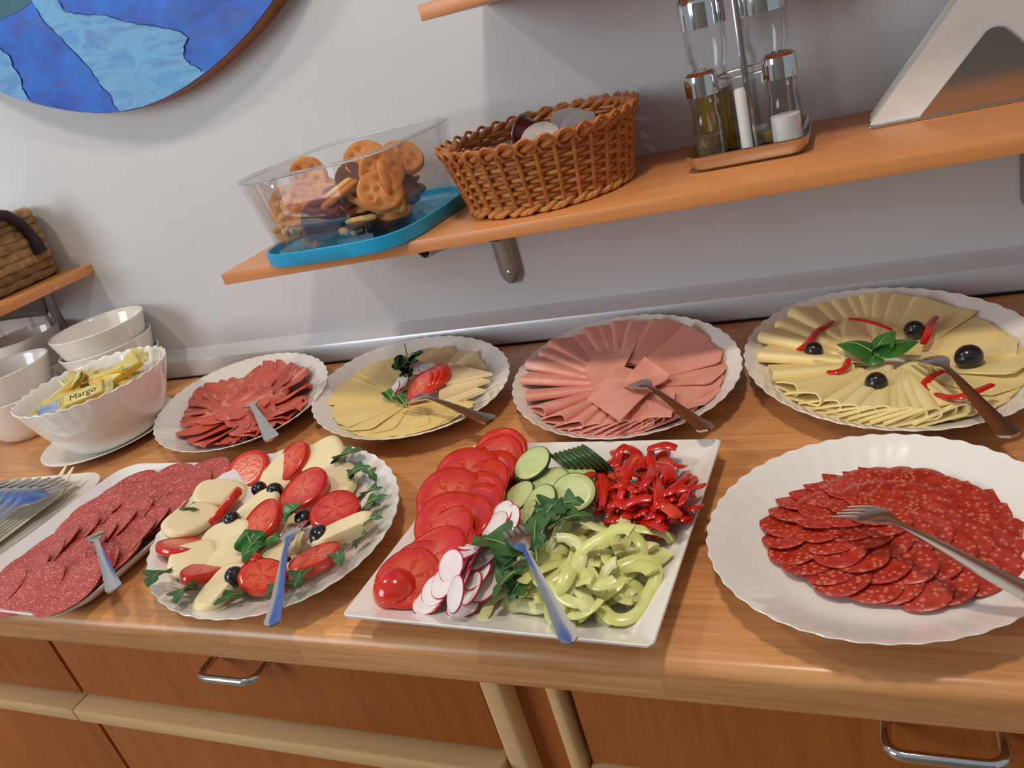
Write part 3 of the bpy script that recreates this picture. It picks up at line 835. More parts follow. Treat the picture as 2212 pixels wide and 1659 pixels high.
shaker(q3.x, .506, 'small glass pepper shaker with chrome cap in front of the oil bottle', MPEP, .030)
shaker(q4.x, .510, 'small glass salt shaker with chrome cap at the right front of the stand', MSALT, .034)
obj('post_reflection_tube', M_(lathe([(.001, 0), (.0058, 0), (.0062, .002), (.0062, .066), (.0050, .070), (.001, .070)], 20), name='post_reflection_tube'), plain('painted_reflection_white', S(226, 226, 222), .5),
    mw=T(-.1245, .512, CZ), label='slim white upright tube standing in for the bright reflection on the centre post', cat='tube')  # white shape added for the steel post's bright reflection, no separate part

# ------------------------------------------------------------------ napkin holder
def tri(x0, x1, zt, rr, y0, y1, n=8):
    """rounded-apex triangle outline in xz"""
    xm = (x0 + x1) / 2; o = [(x0, 0), (x1, 0)]
    ang = math.atan2(zt, xm - x0); cz = zt - rr / math.cos(ang)
    for k in range(n + 1):
        a = pi / 2 - ang + 2 * ang * k / n - (pi / 2 - ang) ; a = (pi / 2 - ang) + (2 * ang) * k / n
        o.append((xm + rr * math.cos(a), cz + rr * math.sin(a)))
    N = len(o); v = [(x, y0, z) for x, z in o] + [(x, y1, z) for x, z in o]
    return v, [tuple(range(N)), tuple(range(2 * N - 1, N - 1, -1))] + [(i, (i + 1) % N, N + (i + 1) % N, N + i) for i in range(N)]
nh = thing('napkin_holder', 'polished steel triangular napkin holder at the right end of the shelf', 'napkin holder', T(0, 0, SZ))
obj('foot_plate', box(-.002, .232, .536, .606, .0, .003, .001), MSTEEL, nh)
pl = tri(.046, .184, .078, .012, .538, .5405)
obj('front_plate', M_(pl, name='front_plate'), MSTEEL, nh, T(0, 0, .003))
obj('back_plate', M_(tri(.046, .184, .078, .012, .600, .6025), name='back_plate'), MSTEEL, nh, T(0, 0, .003))
MNAPW = plain('white_paper_napkin', S(236, 232, 224), .85, S(230, 224, 212), 25, bump=.15, bscale=250)
for k in range(8):
    y = .5418 + k * .0071
    obj('paper_napkin', M_(tri(-.001 + .0006 * (k % 3), .231, .140 - .001 * (k % 2), .003, y, y + .0066), name='paper_napkin'), MNAPW, mw=T(0, 0, SZ + .0032),
        label='white triangular paper napkin in the steel holder, %s from the front' % ORD[k], cat='napkin', group='napkins in the holder')

# ------------------------------------------------------------------ woven basket on the left shelf
WX, WY0 = -1.570, .532
wb = thing('woven_basket', 'square-cornered basket of braided brown fibre with dark handle on the left shelf', 'basket', T(WX, WY0, .2404))
MHYA = plain('braided_fibre', S(186, 148, 98), .8, S(130, 94, 58), 55, bump=.5, bscale=220)
MHYB = plain('dark_braided_fibre', S(112, 82, 52), .8, S(150, 112, 70), 55, bump=.5, bscale=220)
MHND = plain('dark_handle_cord', S(46, 34, 32), .7, S(34, 24, 24), 60, bump=.3, bscale=200)
def per(h1, h2, r, n): 
    o = rrect(h1, h2, r, 5); out = []
    P = [Vector((x, y, 0)) for x, y in o]; L = [0]
    for a, b in zip(P, P[1:] + P[:1]): L.append(L[-1] + (b - a).length)
    for k in range(n):
        s = L[-1] * k / n; i = max(j for j in range(len(P)) if L[j] <= s)
        a, b = P[i], P[(i + 1) % len(P)]; out.append(a.lerp(b, (s - L[i]) / max(L[i + 1] - L[i], 1e-6)))
    return out, L[-1]
ZR = [.010, .024, .040, .056, .072, .088, .104, .118]
for r, z in enumerate(ZR):
    g_ = .004 * r / 7; pts, LL = per(.175 + g_, .088 + g_ * .6, .02, 200); nb_ = 24
    rr = .0095 if 1 < r < 6 else .008
    obj('braid_row', M_(tube([(p.x, p.y, z + .0012 * math.sin(2 * pi * nb_ * k / 200 + r * pi)) for k, p in enumerate(pts)],
        (lambda s, rr=rr, r=r: rr * (.86 + .22 * abs(math.sin(pi * nb_ * s + r * pi / 2)))), 10, True, flat=1.05), name='braid_row'), MHYB if r in (0, 1, 6) else MHYA, wb)
obj('floor_mat', box(-.168, .168, -.082, .082, .001, .006), MHYB, wb)
pts = [(.186, y, z) for y, z in ((.056, .048), (.055, .075), (.046, .105), (.028, .126), (.0, .136), (-.028, .126), (-.046, .105), (-.055, .075), (-.056, .048))]
fine = []
for i in range(len(pts) - 1):
    for k in range(4):
        fine.append(Vector(pts[i]).lerp(Vector(pts[i + 1]), k / 4) + Vector((.008, 0, 0)))
obj('handle', M_(tube(fine + [Vector(pts[-1]) + Vector((.008, 0, 0))], lambda s: .0095 if .12 < s < .88 else .012, 10), name='handle', smooth=60), MHND, wb, label='dark brown corded carrying handle')
obj('side_plate', M_(lathe([(.001, .004), (.05, .004), (.078, .012), (.080, .0115), (.05, 0), (.001, 0)], 48), name='side_plate', smooth=50), MPORC, mw=T(-1.485, .545, .352) @ RY(-.06),
    label='white plate whose rim just shows above the left woven basket', cat='plate')

# ================================================================== food materials
def project(p):
    q = CM @ (np.array(p) - CAM); return 1106 + F_PX * q[0] / q[2], 829.5 + F_PX * q[1] / q[2]
def pdir(key, psi):
    c = PLATES[key][0]; u, v = project((c.x, c.y, .012)); a = math.radians(psi)
    q = at(u + 40 * math.cos(a), v - 40 * math.sin(a), .012)
    return math.atan2(q.y - c.y, q.x - c.x)
def pw(key, rho, al, dz=0):
    c, a, b, g = PLATES[key]
    r = rho / math.sqrt((math.cos(al - g) / a) ** 2 + (math.sin(al - g) / b) ** 2)
    x, y = c.x + r * math.cos(al), c.y + r * math.sin(al)
    return Vector((x, y, zin(key, x, y) + dz))
def meat(name, base, alt, fat, fat_amt, streak=(1, 1, 1), scale=60, rough=.4, spots=False, cell=170):
    t = NT(name); co = t.coord('Object', streak, rnd=True)
    c = t.ramp(t.noise(co, scale, 4, .6, .6), [(.35, base), (.65, alt)])
    if spots:
        vo = t.new('ShaderNodeTexVoronoi', feature='SMOOTH_F1'); t.link(co, vo.inputs['Vector']); vo.inputs['Scale'].default_value = cell
        vo.inputs['Smoothness'].default_value = .2; vo.inputs['Randomness'].default_value = 1
        n2 = t.noise(co, cell * .5, 2)
        ad = t.new('ShaderNodeMath', operation='SUBTRACT'); t.link(vo.outputs['Distance'], ad.inputs[0]); ml = t.new('ShaderNodeMath', operation='MULTIPLY'); t.link(n2, ml.inputs[0]); ml.inputs[1].default_value = fat_amt
        t.link(ml.outputs[0], ad.inputs[1])
        f = t.ramp(ad.outputs[0], [(.02, (1, 1, 1, 1)), (.16, (0, 0, 0, 1))])
    else:
        f = t.ramp(t.noise(co, scale * .45, 3, .55, 1.2), [(.55, (0, 0, 0, 1)), (.55 + fat_amt, (1, 1, 1, 1))])
    t.color(t.mix(f, c, fat)); t.set(Roughness=rough)
    t.bump(t.noise(co, scale * 3, 3), .15, .0008)
    return t.m
MSAL = meat('coarse_salami', S(160, 34, 24), S(188, 58, 40), S(206, 112, 84), .46, (1, 1, 1), 90, .32, True, 230)
MSAL2 = meat('fine_salami', S(176, 62, 58), S(190, 82, 72), S(220, 146, 132), .40, (1, 1, 1), 90, .38, True, 260)
MPRO = meat('cured_ham', S(198, 72, 52), S(214, 98, 74), S(236, 166, 138), .22, (1.2, 4, 2), 34, .4)
MHAM = meat('cooked_ham', S(236, 156, 136), S(240, 170, 150), S(244, 192, 174), .25, (1, 1, 1), 24, .42)
MCHY = plain('yellow_cheese', S(246, 216, 134), .45, S(248, 224, 150), 20)
MCHR = plain('pale_yellow_cheese', S(246, 222, 150), .42, S(248, 228, 168), 20)
MCHW = plain('white_cheese', S(246, 226, 180), .5, S(240, 218, 168), 24)
MMOZ = plain('mozzarella', S(246, 228, 182), .4, S(242, 220, 168), 24)
MOLV = plain('black_olive', S(22, 20, 24), .22, S(34, 28, 30), 60, coat=.3)
MBAS = plain('basil_green', S(58, 118, 44), .32, S(38, 92, 34), 60, bump=.3, bscale=160)
MARU = plain('rocket_green', S(70, 112, 56), .45, S(50, 92, 44), 70, bump=.3, bscale=200)
MARS = plain('rocket_stem', S(150, 172, 92), .45)
MTSK = plain('tomato_skin', S(202, 34, 18), .16, S(214, 52, 26), 30, coat=.4)
def tomato_flesh(R):
    t = NT('tomato_flesh'); tc = t.new('ShaderNodeTexCoord'); sp = t.new('ShaderNodeSeparateXYZ'); t.link(tc.outputs['Object'], sp.inputs[0])
    at2 = t.new('ShaderNodeMath', operation='ARCTAN2'); t.link(sp.outputs[1], at2.inputs[0]); t.link(sp.outputs[0], at2.inputs[1])
    m5 = t.new('ShaderNodeMath', operation='MULTIPLY'); t.link(at2.outputs[0], m5.inputs[0]); m5.inputs[1].default_value = 5
    sn = t.new('ShaderNodeMath', operation='SINE'); t.link(m5.outputs[0], sn.inputs[0])
    ln = t.new('ShaderNodeVectorMath', operation='LENGTH'); t.link(tc.outputs['Object'], ln.inputs[0])
    rr = t.new('ShaderNodeMath', operation='DIVIDE'); t.link(ln.outputs['Value'], rr.inputs[0]); rr.inputs[1].default_value = R
    # locule mask: middle radii and sine high
    ring = t.ramp(rr.outputs[0], [(.16, (0, 0, 0, 1)), (.32, (1, 1, 1, 1)), (.72, (1, 1, 1, 1)), (.84, (0, 0, 0, 1))])
    sm = t.ramp(sn.outputs[0], [(.25, (0, 0, 0, 1)), (.55, (1, 1, 1, 1))])
    mk = t.mix(1.0, ring, sm, 'MULTIPLY')
    co = t.coord(rnd=True); seeds = t.ramp(t.noise(co, 260, 2), [(.5, S(206, 50, 24)), (.72, S(226, 112, 54))])
    wall = t.mix(.35, t.ramp(rr.outputs[0], [(.0, S(238, 156, 112)), (.45, S(228, 104, 66)), (.82, S(206, 44, 24))]), t.ramp(t.noise(co, 60, 3), [(.3, S(208, 44, 24)), (.7, S(222, 76, 44))]))
    t.color(t.mix(mk, wall, seeds)); t.set(Roughness=.22); t.b.inputs['Coat Weight'].default_value = .3
    t.bump(t.noise(co, 200, 2), .2, .001)
    return t.m
MTFL = tomato_flesh(.03)
MCUF = plain('cucumber_flesh', S(206, 212, 150), .3, S(190, 202, 128), 90)
MCUP_ = plain('cucumber_peel', S(40, 66, 34), .3, S(58, 88, 44), 80)
MRAF = plain('radish_flesh', S(240, 232, 226), .35, S(236, 218, 216), 60)
MRAS = plain('radish_skin', S(196, 26, 72), .3, S(176, 18, 56), 50)
MRED = plain('red_pepper', S(196, 20, 12), .2, S(214, 40, 20), 40, coat=.3)
MREDI = plain('red_pepper_inside', S(224, 84, 50), .35, S(214, 60, 34), 60)
MGRN = plain('light_green_pepper', S(216, 216, 122), .25, S(226, 226, 150), 50, coat=.2)
MGRNI = plain('light_green_pepper_inside', S(224, 222, 160), .35)

# ================================================================== food shapes
def petal(L, wi, wo, th, amp, seed, nu=14, nv=10, tip=.25, curl=0.0, waves=3):
    r = random.Random(seed); a, b, c = (r.uniform(0, 6) for _ in range(3))
    def fn(u, v):
        s = (v - .5) * 2
        w = wi + (wo - wi) * min(1, u / (1 - tip))
        if u > 1 - tip: w *= math.sqrt(max(.04, 1 - ((u - 1 + tip) / tip) ** 2)) * (1 + .08 * math.sin(9 * u + a))
        if u < .12: w *= .5 + .5 * math.sqrt(u / .12)
        z = amp * (math.sin(waves * s + a + 2 * u) * (.4 + .6 * u) + .5 * math.sin(7 * u + b + s)) + curl * s * s
        return (L * u, w * .5 * s * (1 + .04 * math.sin(5 * u + c)), z)
    return sheet(fn, nu, nv, th)
def folded(L, wi, wo, hi, ho, th, seed=0, nu=10, tail=.45):
    r = random.Random(seed); a = r.uniform(0, 6); k1 = r.uniform(-.1, .1)
    def fn(u, v):
        w = wi + (wo - wi) * u; h = (hi + (ho - hi) * u) * (1 + .12 * math.sin(3 * u + a))
        lo = 1.0 * w; arc = pi * h / 2; up = w * (1 - tail * .3); tot = lo + arc + up; s = v * tot
        y0 = .5 * w
        if s < lo: y, z = -.5 * w + s, .0
        elif s < lo + arc:
            q = (s - lo) / (h / 2); y, z = y0 + h / 2 * math.sin(q), h / 2 - h / 2 * math.cos(q)
        else:
            q = s - lo - arc; f = q / up; y, z = y0 - q, h * (1 - .72 * f ** 1.3)
        return (L * u, y + .03 * w * math.sin(3 * u + a), z)
    return sheet(fn, nu, 26, th)
def radial(key, al, r0, r1, z0, z1, roll=0):
    a, b = pw(key, r0, al, z0), pw(key, r1, al, z1)
    return frame(a, b - a) @ RX(math.radians(roll)), (b - a).length
def fan(key, nm, psis, r0, r1, z0, z1, mk, mat, roll, label, cat, group, jit=.03):
    for i, ps in enumerate(psis):
        al = pdir(key, ps); m, L = radial(key, al, r0 + random.uniform(-jit, jit), r1 + random.uniform(-jit, jit), z0, z1, roll + random.uniform(-2, 2))
        obj(nm, M_(mk(L, i), name=nm, smooth=60), mat, mw=m, label=label + ', %s counterclockwise' % ORD[i], cat=cat, group=group)
def lin_(a, b, n): return [a + (b - a) * i / (n - 1) for i in range(n)]
def nadj(p, nrm):
    n = Vector(nrm).normalized()
    if PK is None: return n
    h = .004; zf = zsq if PK == 'sq' else (lambda x, y: zin(PK, x, y))
    gx = (zf(p.x + h, p.y) - zf(p.x - h, p.y)) / (2 * h); gy = (zf(p.x, p.y + h) - zf(p.x, p.y - h)) / (2 * h)
    return (n + Vector((-gx, -gy, 0)) * .85).normalized()
def slice2(name, mw, r, th, mf, ms, label, cat, group=None, shape=None, rings=3, n=32, zf=None):
    """slice with cut flesh and a thin band of skin"""
    t = thing(name, label, cat, mw, group)
    obj('flesh', M_(disc(r, th, n, rings, shape, zf, .12), name='flesh', smooth=50), mf, t)
    sk = []
    for (q, z) in ((r * 1.0 - .0003, th * 1.02), (r * 1.03, th * .85), (r * 1.035, th * .5), (r * 1.03, th * .15), (r - .0003, -th * .02), (r * .985, th * .5)):
        sk.append([(q * (shape(2 * pi * k / n) if shape else 1) * math.cos(2 * pi * k / n), q * (shape(2 * pi * k / n) if shape else 1) * math.sin(2 * pi * k / n), z) for k in range(n)])
    if zf: sk = [[(x, y, z + zf(x, y)) for x, y, z in q] for q in sk]
    obj('skin', M_(loft(sk, False, True), name='skin', smooth=60), ms, t)
    return t
def leaf_pair(name, base, tip, W, label, kind='rocket', cup=.15, arch=.25, roll=0, cat='leaf', group=None, seed=0):
    d = tip - base; L = d.length; r = random.Random(seed); ph = r.uniform(-.6, .6)
    def wf(u):
        if kind == 'rocket':
            e = math.sin(pi * min(1, max(0, (u - .12) / .88)) ** .8) if u > .12 else 0
            return .06 + (.30 + .70 * abs(math.sin(u * 8.5 + ph)) ** .8) * e
        return max(.03, math.sin(pi * min(1, u ** .78)) ** .9)
    def fn(u, v):
        s = (v - .5) * 2
        return (L * u, W * .5 * wf(u) * s, L * arch * math.sin(pi * u) + cup * W * wf(u) * s * s + (.04 * W * math.sin(9 * u + 3 * s + ph)))
    t = thing(name, label, cat, frame(base, d) @ RX(math.radians(roll)), group)
    obj('blade', M_(sheet(fn, 22, 8, .0006), name='blade', smooth=70), MARU if kind == 'rocket' else MBAS, t)
    obj('midrib', M_(tube([(L * u, 0, L * arch * math.sin(pi * u) + .0004) for u in lin_(-.06 if kind == 'rocket' else 0, .9, 12)], lambda s: .0011 * (1.1 - s * .8), 6), name='midrib'), MARS, t)
    return t

# ================================================================== cured ham platter
PK = 'pro'
fan('pro', 'cured_ham_slice', lin_(112, 254, 13), .30, .80, .004, .006, lambda L, i: petal(L, .04, .066, .0012, .0030, i, tip=.4), MPRO, 7, 'cured ham slice, left half of the fan on its platter', 'ham slice', 'cured ham, left half of the fan', .06)
fan('pro', 'cured_ham_slice', lin_(-70, 62, 12), .30, .80, .004, .006, lambda L, i: petal(L, .04, .066, .0012, .0030, i + 40, tip=.4), MPRO, -7, 'cured ham slice, right half of the fan on its platter', 'ham slice', 'cured ham, right half of the fan', .06)
fan('pro', 'cured_ham_slice', lin_(255, 290, 4), .30, .78, .004, .006, lambda L, i: petal(L, .034, .050, .0012, .0026, i + 60, tip=.35), MPRO, 6, 'cured ham slice at the front near the fork handle', 'ham slice', 'cured ham, front')
fan('pro', 'cured_ham_slice', lin_(66, 108, 3), .26, .70, .005, .006, lambda L, i: petal(L, .05, .075, .0012, .0026, i + 70, tip=.25), MPRO, 4, 'broad cured ham slice at the back of the platter', 'ham slice', 'cured ham, back')
for i, (ps, r0, r1, lb) in enumerate(((200, .34, .56, 'left'), (150, .30, .50, 'back left'), (20, .34, .52, 'right'), (300, .26, .50, 'front'), (80, .30, .40, 'back'))):
    a, b = pw('pro', r0, pdir('pro', ps + 180), .012), pw('pro', r1, pdir('pro', ps), .010)
    obj('cured_ham_slice', M_(petal((b - a).length, .060, .080, .0012, .0034, 90 + i, 18, 14, .35, waves=5), name='cured_ham_slice', smooth=60), MPRO, mw=frame(a, b - a), label='cured ham slice lying across the middle of the fan, its end towards the ' + lb, cat='ham slice')
fork(at(593, 958, .044), at(545, 884, .020), 'short-looking steel fork resting on the cured ham platter')

# ================================================================== sliced cheese platter with garnish
PK = 'che'
fan('che', 'cheese_slice', lin_(120, 322, 20), .16, .82, .004, .0025, lambda L, i: petal(L, .034, .074, .0012, .0004, i, tip=.10), MCHY, 2.2, 'thin yellow cheese slice in the wide fan around the garnish', 'cheese slice', 'yellow cheese fan', .012)
fan('che', 'cheese_slice', lin_(318, 338, 3), .26, .74, .003, .0035, lambda L, i: petal(L, .03, .05, .0014, .0005, i + 30, tip=.10), MCHY, 4, 'yellow cheese slice under the fork on the garnished platter', 'cheese slice', 'yellow cheese under the fork', .012)
fan('che', 'cheese_slice', lin_(14, 78, 12), .34, .82, .004, .0055, lambda L, i: petal(L, .016, .024, .0020, .0004, i + 50, tip=.05), MCHW, 20, 'narrow white cheese slice in the small fan behind the garnish', 'cheese slice', 'white cheese fan at the back')
def wedge(a, b, c, z, label):
    pts = [pt(a[0], a[1], z), pt(b[0], b[1], z), pt(c[0], c[1], z)]
    o = sum((p for p in pts), Vector()) / 3
    if (pts[1] - pts[0]).cross(pts[2] - pts[0]).z < 0: pts.reverse()
    obj('cheese_wedge', M_(prism([((p - o).x, (p - o).y) for p in pts], 0, .0045), name='cheese_wedge', smooth=0), MCHW, mw=T(*o) @ RX(.04), label=label, cat='cheese slice')
wedge((955, 888), (1048, 838), (945, 830), .013, 'flat white cheese wedge lowest of the three beside the tomato')
wedge((952, 868), (1056, 815), (950, 812), .018, 'white cheese wedge in the middle of the three beside the tomato')
wedge((965, 838), (1060, 798), (972, 796), .023, 'white cheese wedge topmost of the three beside the tomato')
def tomato(u, v, z, r, nrm, spin, label, th=.006, half=False, cat='tomato slice', group=None, ell=1.0):
    sh = (lambda t: 1 + .03 * math.sin(3 * t + spin)) if ell == 1 else (lambda t: 1 / math.sqrt(math.cos(t) ** 2 + (math.sin(t) / ell) ** 2))
    if half: sh = lambda t: 1.0 if math.sin(t) > 0 else max(.06, 1 - .9 * min(1, -math.sin(t) * 3))
    return slice2('tomato_slice', facing(pt(u, v, z), nadj(pt(u, v, z), nrm), spin), r, th, MTFL, MTSK, label, cat, group, sh, 4)
tomato(912, 838, .026, .026, (-.35, -.35, .8), .3, 'tomato slice at the front of the garnish fan on the cheese platter', .006)
tomato(921, 832, .029, .026, (-.3, -.3, .85), .8, 'second tomato slice of the garnish fan on the cheese platter', .006)
tomato(932, 826, .031, .026, (-.25, -.3, .9), 1.3, 'third tomato slice of the garnish fan on the cheese platter', .006)
tomato(944, 820, .031, .024, (-.2, -.3, .9), 2.0, 'tomato slice at the right end of the garnish fan', .006)
def radish(u, v, z, nrm, label, r=.0135, group=None, mw=None):
    return slice2('radish_slice', mw or facing(pt(u, v, z), nrm, random.uniform(0, 6)), r, .0016, MRAF, MRAS, label, 'radish slice', group, lambda t: 1 + .02 * math.sin(2 * t + r * 999), 2, 28)
radish(853, 842, .020, (-.5, -.4, .8), 'radish slice at the left of the tomato garnish on the cheese platter')
radish(903, 797, .026, (.1, -.3, .9), 'radish slice behind the tomato garnish, left one')
radish(925, 794, .027, (.2, -.2, .9), 'radish slice behind the tomato garnish, right one')
radish(868, 826, .018, (-.2, -.5, .9), 'radish slice half under the tomato garnish')
sp = thing('parsley_sprig', 'dark green parsley sprig standing behind the tomato garnish', 'herb sprig', T(*pt(880, 815, .014)))
for i, (u, v, z, W) in enumerate(((860, 772, .045, .022), (908, 764, .05, .026), (880, 790, .038, .02), (850, 790, .036, .018), (882, 812, .024, .022), (898, 782, .045, .02))):
    tip = pt(u, v, z) - sp.location; b = Vector((0, 0, .006)); d = tip - b; L = d.length * 1.1
    def fn(uu, vv, L=L, W=W): 
        s = (vv - .5) * 2; w = W * (.1 + .9 * math.sin(pi * min(1, uu ** 1.6)) ** .7) * (1 + .15 * math.sin(14 * uu))
        return (L * uu, .5 * w * s, .15 * L * math.sin(pi * uu) + .003 * math.sin(8 * uu + 5 * s))
    obj('leaflet', M_(sheet(fn, 16, 8, .0007), name='leaflet', smooth=70), plain('parsley_green', S(40, 84, 36), .4, S(28, 66, 28), 80) if i == 0 else bpy.data.materials['parsley_green'], sp, frame(b, d))
obj('stalk', M_(tube([(0, 0, 0), (.004, .004, .012), (.006, .008, .03), (.008, .010, .05)], .0012, 6), name='stalk'), MARS, sp)
leaf_pair('parsley_leaf', pt(850, 868, .014), pt(828, 850, .018), .016, 'small green leaf at the lower left of the cheese garnish', 'basil')
leaf_pair('parsley_leaf', pt(880, 880, .014), pt(852, 862, .016), .014, 'small green leaf under the fork tines on the cheese platter', 'basil')
fork(at(1068, 916, .036), at(880, 878, .022), 'steel fork lying across the garnished cheese platter, pointing left')

# ================================================================== cooked ham platter
PK = 'ham'
fan('ham', 'cooked_ham_slice', lin_(152, 300, 15), .26, .88, .007, .003, lambda L, i: folded(L, .026, .044, .006, .010, .0014, i), MHAM, 6, 'folded pink ham slice in the ridged left half', 'ham slice', 'folded cooked ham, left half', .02)
fan('ham', 'cooked_ham_slice', lin_(26, 146, 8), .26, .88, .008, .003, lambda L, i: folded(L, .030, .056, .003, .006, .0016, i + 30), MHAM, 6, 'folded pink ham slice in the shaded back', 'ham slice', 'folded cooked ham, back', .02)
fan('ham', 'cooked_ham_slice', lin_(-66, 24, 9), .20, .86, .009, .003, lambda L, i: petal(L, .04, .072, .0016, .0008, i + 60, tip=.14), MHAM, -3, 'flat pink ham slice in the smooth right part', 'ham slice', 'flat cooked ham, right part', .02)
def flat_piece(px, z, label, mat, nm, cat, th=.0016, amp=.002, dz=(0, 0, 0, 0)):
    P = [pt(u, v, z + dz[k]) for k, (u, v) in enumerate(px)]; o = sum(P, Vector()) / 4; P = [p - o for p in P]
    def fn(u, v):
        p = P[0] * (1 - u) * (1 - v) + P[1] * u * (1 - v) + P[2] * u * v + P[3] * (1 - u) * v
        return (p.x, p.y, p.z + amp * math.sin(3 * u + 2 * v + o.x * 90) * (.5 + u))
    obj(nm, M_(sheet(fn, 12, 12, th), name=nm, smooth=60), mat, mw=T(*o), label=label, cat=cat)
flat_piece([(1262, 800), (1320, 700), (1378, 742), (1300, 870)], .024, 'large pink ham slice lying from the back to the middle of the ham platter', MHAM, 'cooked_ham_slice', 'ham slice')
flat_piece([(1268, 862), (1340, 792), (1432, 812), (1340, 912)], .025, 'pink ham slice lying at the left of the fork tines', MHAM, 'cooked_ham_slice', 'ham slice')
flat_piece([(1352, 822), (1392, 766), (1450, 812), (1420, 830)], .029, 'small pale ham piece with pointed top above the fork tines', MHAM, 'cooked_ham_slice', 'ham slice', dz=(0, .004, 0, 0))
flat_piece([(1320, 900), (1330, 850), (1460, 850), (1450, 898)], .023, 'pink ham slice lying under the fork neck', MHAM, 'cooked_ham_slice', 'ham slice')
fork(at(1534, 938, .040), at(1362, 840, .026), 'steel fork on the cooked ham platter, handle towards the lower right')

# ================================================================== rolled cheese platter
PK = 'rol'
fan('rol', 'cheese_roll', lin_(150, 306, 17), .24, .86, .008, .003, lambda L, i: folded(L, .030, .050, .008, .012, .0020, i), MCHR, 6, 'rolled cheese slice among the left and front ridges', 'cheese slice', 'rolled cheese, left and front', .02)
fan('rol', 'cheese_roll', lin_(40, 146, 8), .26, .86, .008, .003, lambda L, i: folded(L, .034, .060, .004, .008, .0022, i + 30), MCHR, 6, 'folded cheese slice in the shaded back beyond the basil', 'cheese slice', 'folded cheese, back', .02)
fan('rol', 'cheese_slice', lin_(-52, 36, 10), .16, .84, .010, .003, lambda L, i: petal(L, .04, .070, .0022, .0006, i + 60, tip=.10), MCHR, -4, 'flat pale cheese slice in the smooth part right of basil', 'cheese slice', 'flat cheese, right part', .02)
for u0, v0, u1, v1, w, z, lb in ((1790, 800, 1775, 715, .036, .020, 'folded cheese slice in the middle beside the left olive'), (1850, 790, 1865, 705, .036, .020, 'folded cheese slice standing behind the basil'),
                             (1975, 790, 1950, 885, .040, .020, 'folded cheese slice in front of the fork tines'), (1895, 800, 1870, 860, .038, .018, 'folded cheese slice under the front olive')):
    a, b = pt(u0, v0, z), pt(u1, v1, z - .003)
    obj('cheese_roll', M_(folded((b - a).length, w * .7, w, .007, .010, .0020, int(u0)), name='cheese_roll', smooth=60), MCHR, mw=frame(a, b - a), label=lb, cat='cheese slice')
OLV = M_(ellipsoid(.0102, .0102, .0112, 24, 16), name='olive', smooth=80)
def olive(u, v, z, label, s=1.0, tilt=1.2, yaw=.6, group=None):
    t = thing('olive', label, 'olive', T(*pt(u, v, z)) @ RZ(yaw) @ RX(tilt) @ Matrix.Scale(s, 4), group)
    obj('olive_body', OLV, MOLV, t)
    obj('pit_hole', M_(lathe([(.0004, .0106), (.0020, .0108), (.0027, .0112), (.0034, .0108), (.0036, .0100)], 16), name='pit_hole'), MOLV, t)
olive(1757, 757, .030, 'black olive at the left of the rolled cheese platter, next to a red pepper strip', 1.0)
olive(1975, 712, .030, 'black olive at the back of the rolled cheese platter', 1.0, 1.4, 1)
olive(1893, 828, .031, 'black olive at the front of the rolled cheese platter', 1.08, .5, .2)
olive(2093, 771, .032, 'barrel-shaped black olive to the right of the fork on the rolled cheese platter', 1.22, 1.5, -1.0)
def pepper(px, zs, w, label, mat=None, th=.0035, nm='red_pepper_strip', cat='pepper strip', group=None):
    P = [pt(u, v, z + (.0035 if PK == 'rol' else 0)) for (u, v), z in zip(px, zs)]; o = P[0].copy(); fine = []
    for i in range(len(P) - 1):
        p0, p1, p2, p3 = P[max(i - 1, 0)], P[i], P[i + 1], P[min(i + 2, len(P) - 1)]
        for k in range(6):
            t_ = k / 6
            fine.append(.5 * (2 * p1 + (p2 - p0) * t_ + (2 * p0 - 5 * p1 + 4 * p2 - p3) * t_ ** 2 + (3 * p1 - p0 - 3 * p2 + p3) * t_ ** 3) - o)
    fine.append(P[-1] - o)
    obj(nm, M_(tube(fine, lambda s: w * .5 * (.55 + .45 * math.sin(pi * min(1, max(0, s * .9 + .05))) ** .4), 8, flat=max(.4, th / w)), name=nm, smooth=70), mat or MRED, mw=T(*o), label=label, cat=cat, group=group)
pepper([(1724, 756), (1745, 740), (1765, 715), (1782, 705), (1799, 694)], [.026, .028, .029, .029, .028], .009, 'red pepper strip rising from the left olive on the cheese platter')
pepper([(1834, 688), (1865, 692), (1895, 700), (1926, 712)], [.026, .027, .027, .026], .004, 'thin red pepper sliver behind the basil')
pepper([(2022, 684), (2010, 700), (2003, 722), (1994, 742)], [.028, .029, .029, .027], .009, 'short red pepper strip beside the back olive')
pepper([(1788, 803), (1806, 803), (1824, 795), (1833, 776)], [.027, .028, .028, .027], .008, 'curved red pepper strip left of the basil')
pepper([(1850, 738), (1856, 745), (1858, 754)], [.028, .029, .028], .006, 'small red pepper tip behind the left basil leaf')
pepper([(2040, 800), (2008, 816), (1997, 836), (2024, 852), (2058, 858), (2090, 853), (2118, 842), (2143, 831)], [.027, .028, .028, .028, .028, .028, .028, .027], .009, 'large curved red pepper strip under the fork on the cheese platter')
bs = thing('basil_sprig', 'fresh green basil sprig in the middle of the rolled cheese platter', 'herb sprig', T(*pt(1892, 768, .030)))
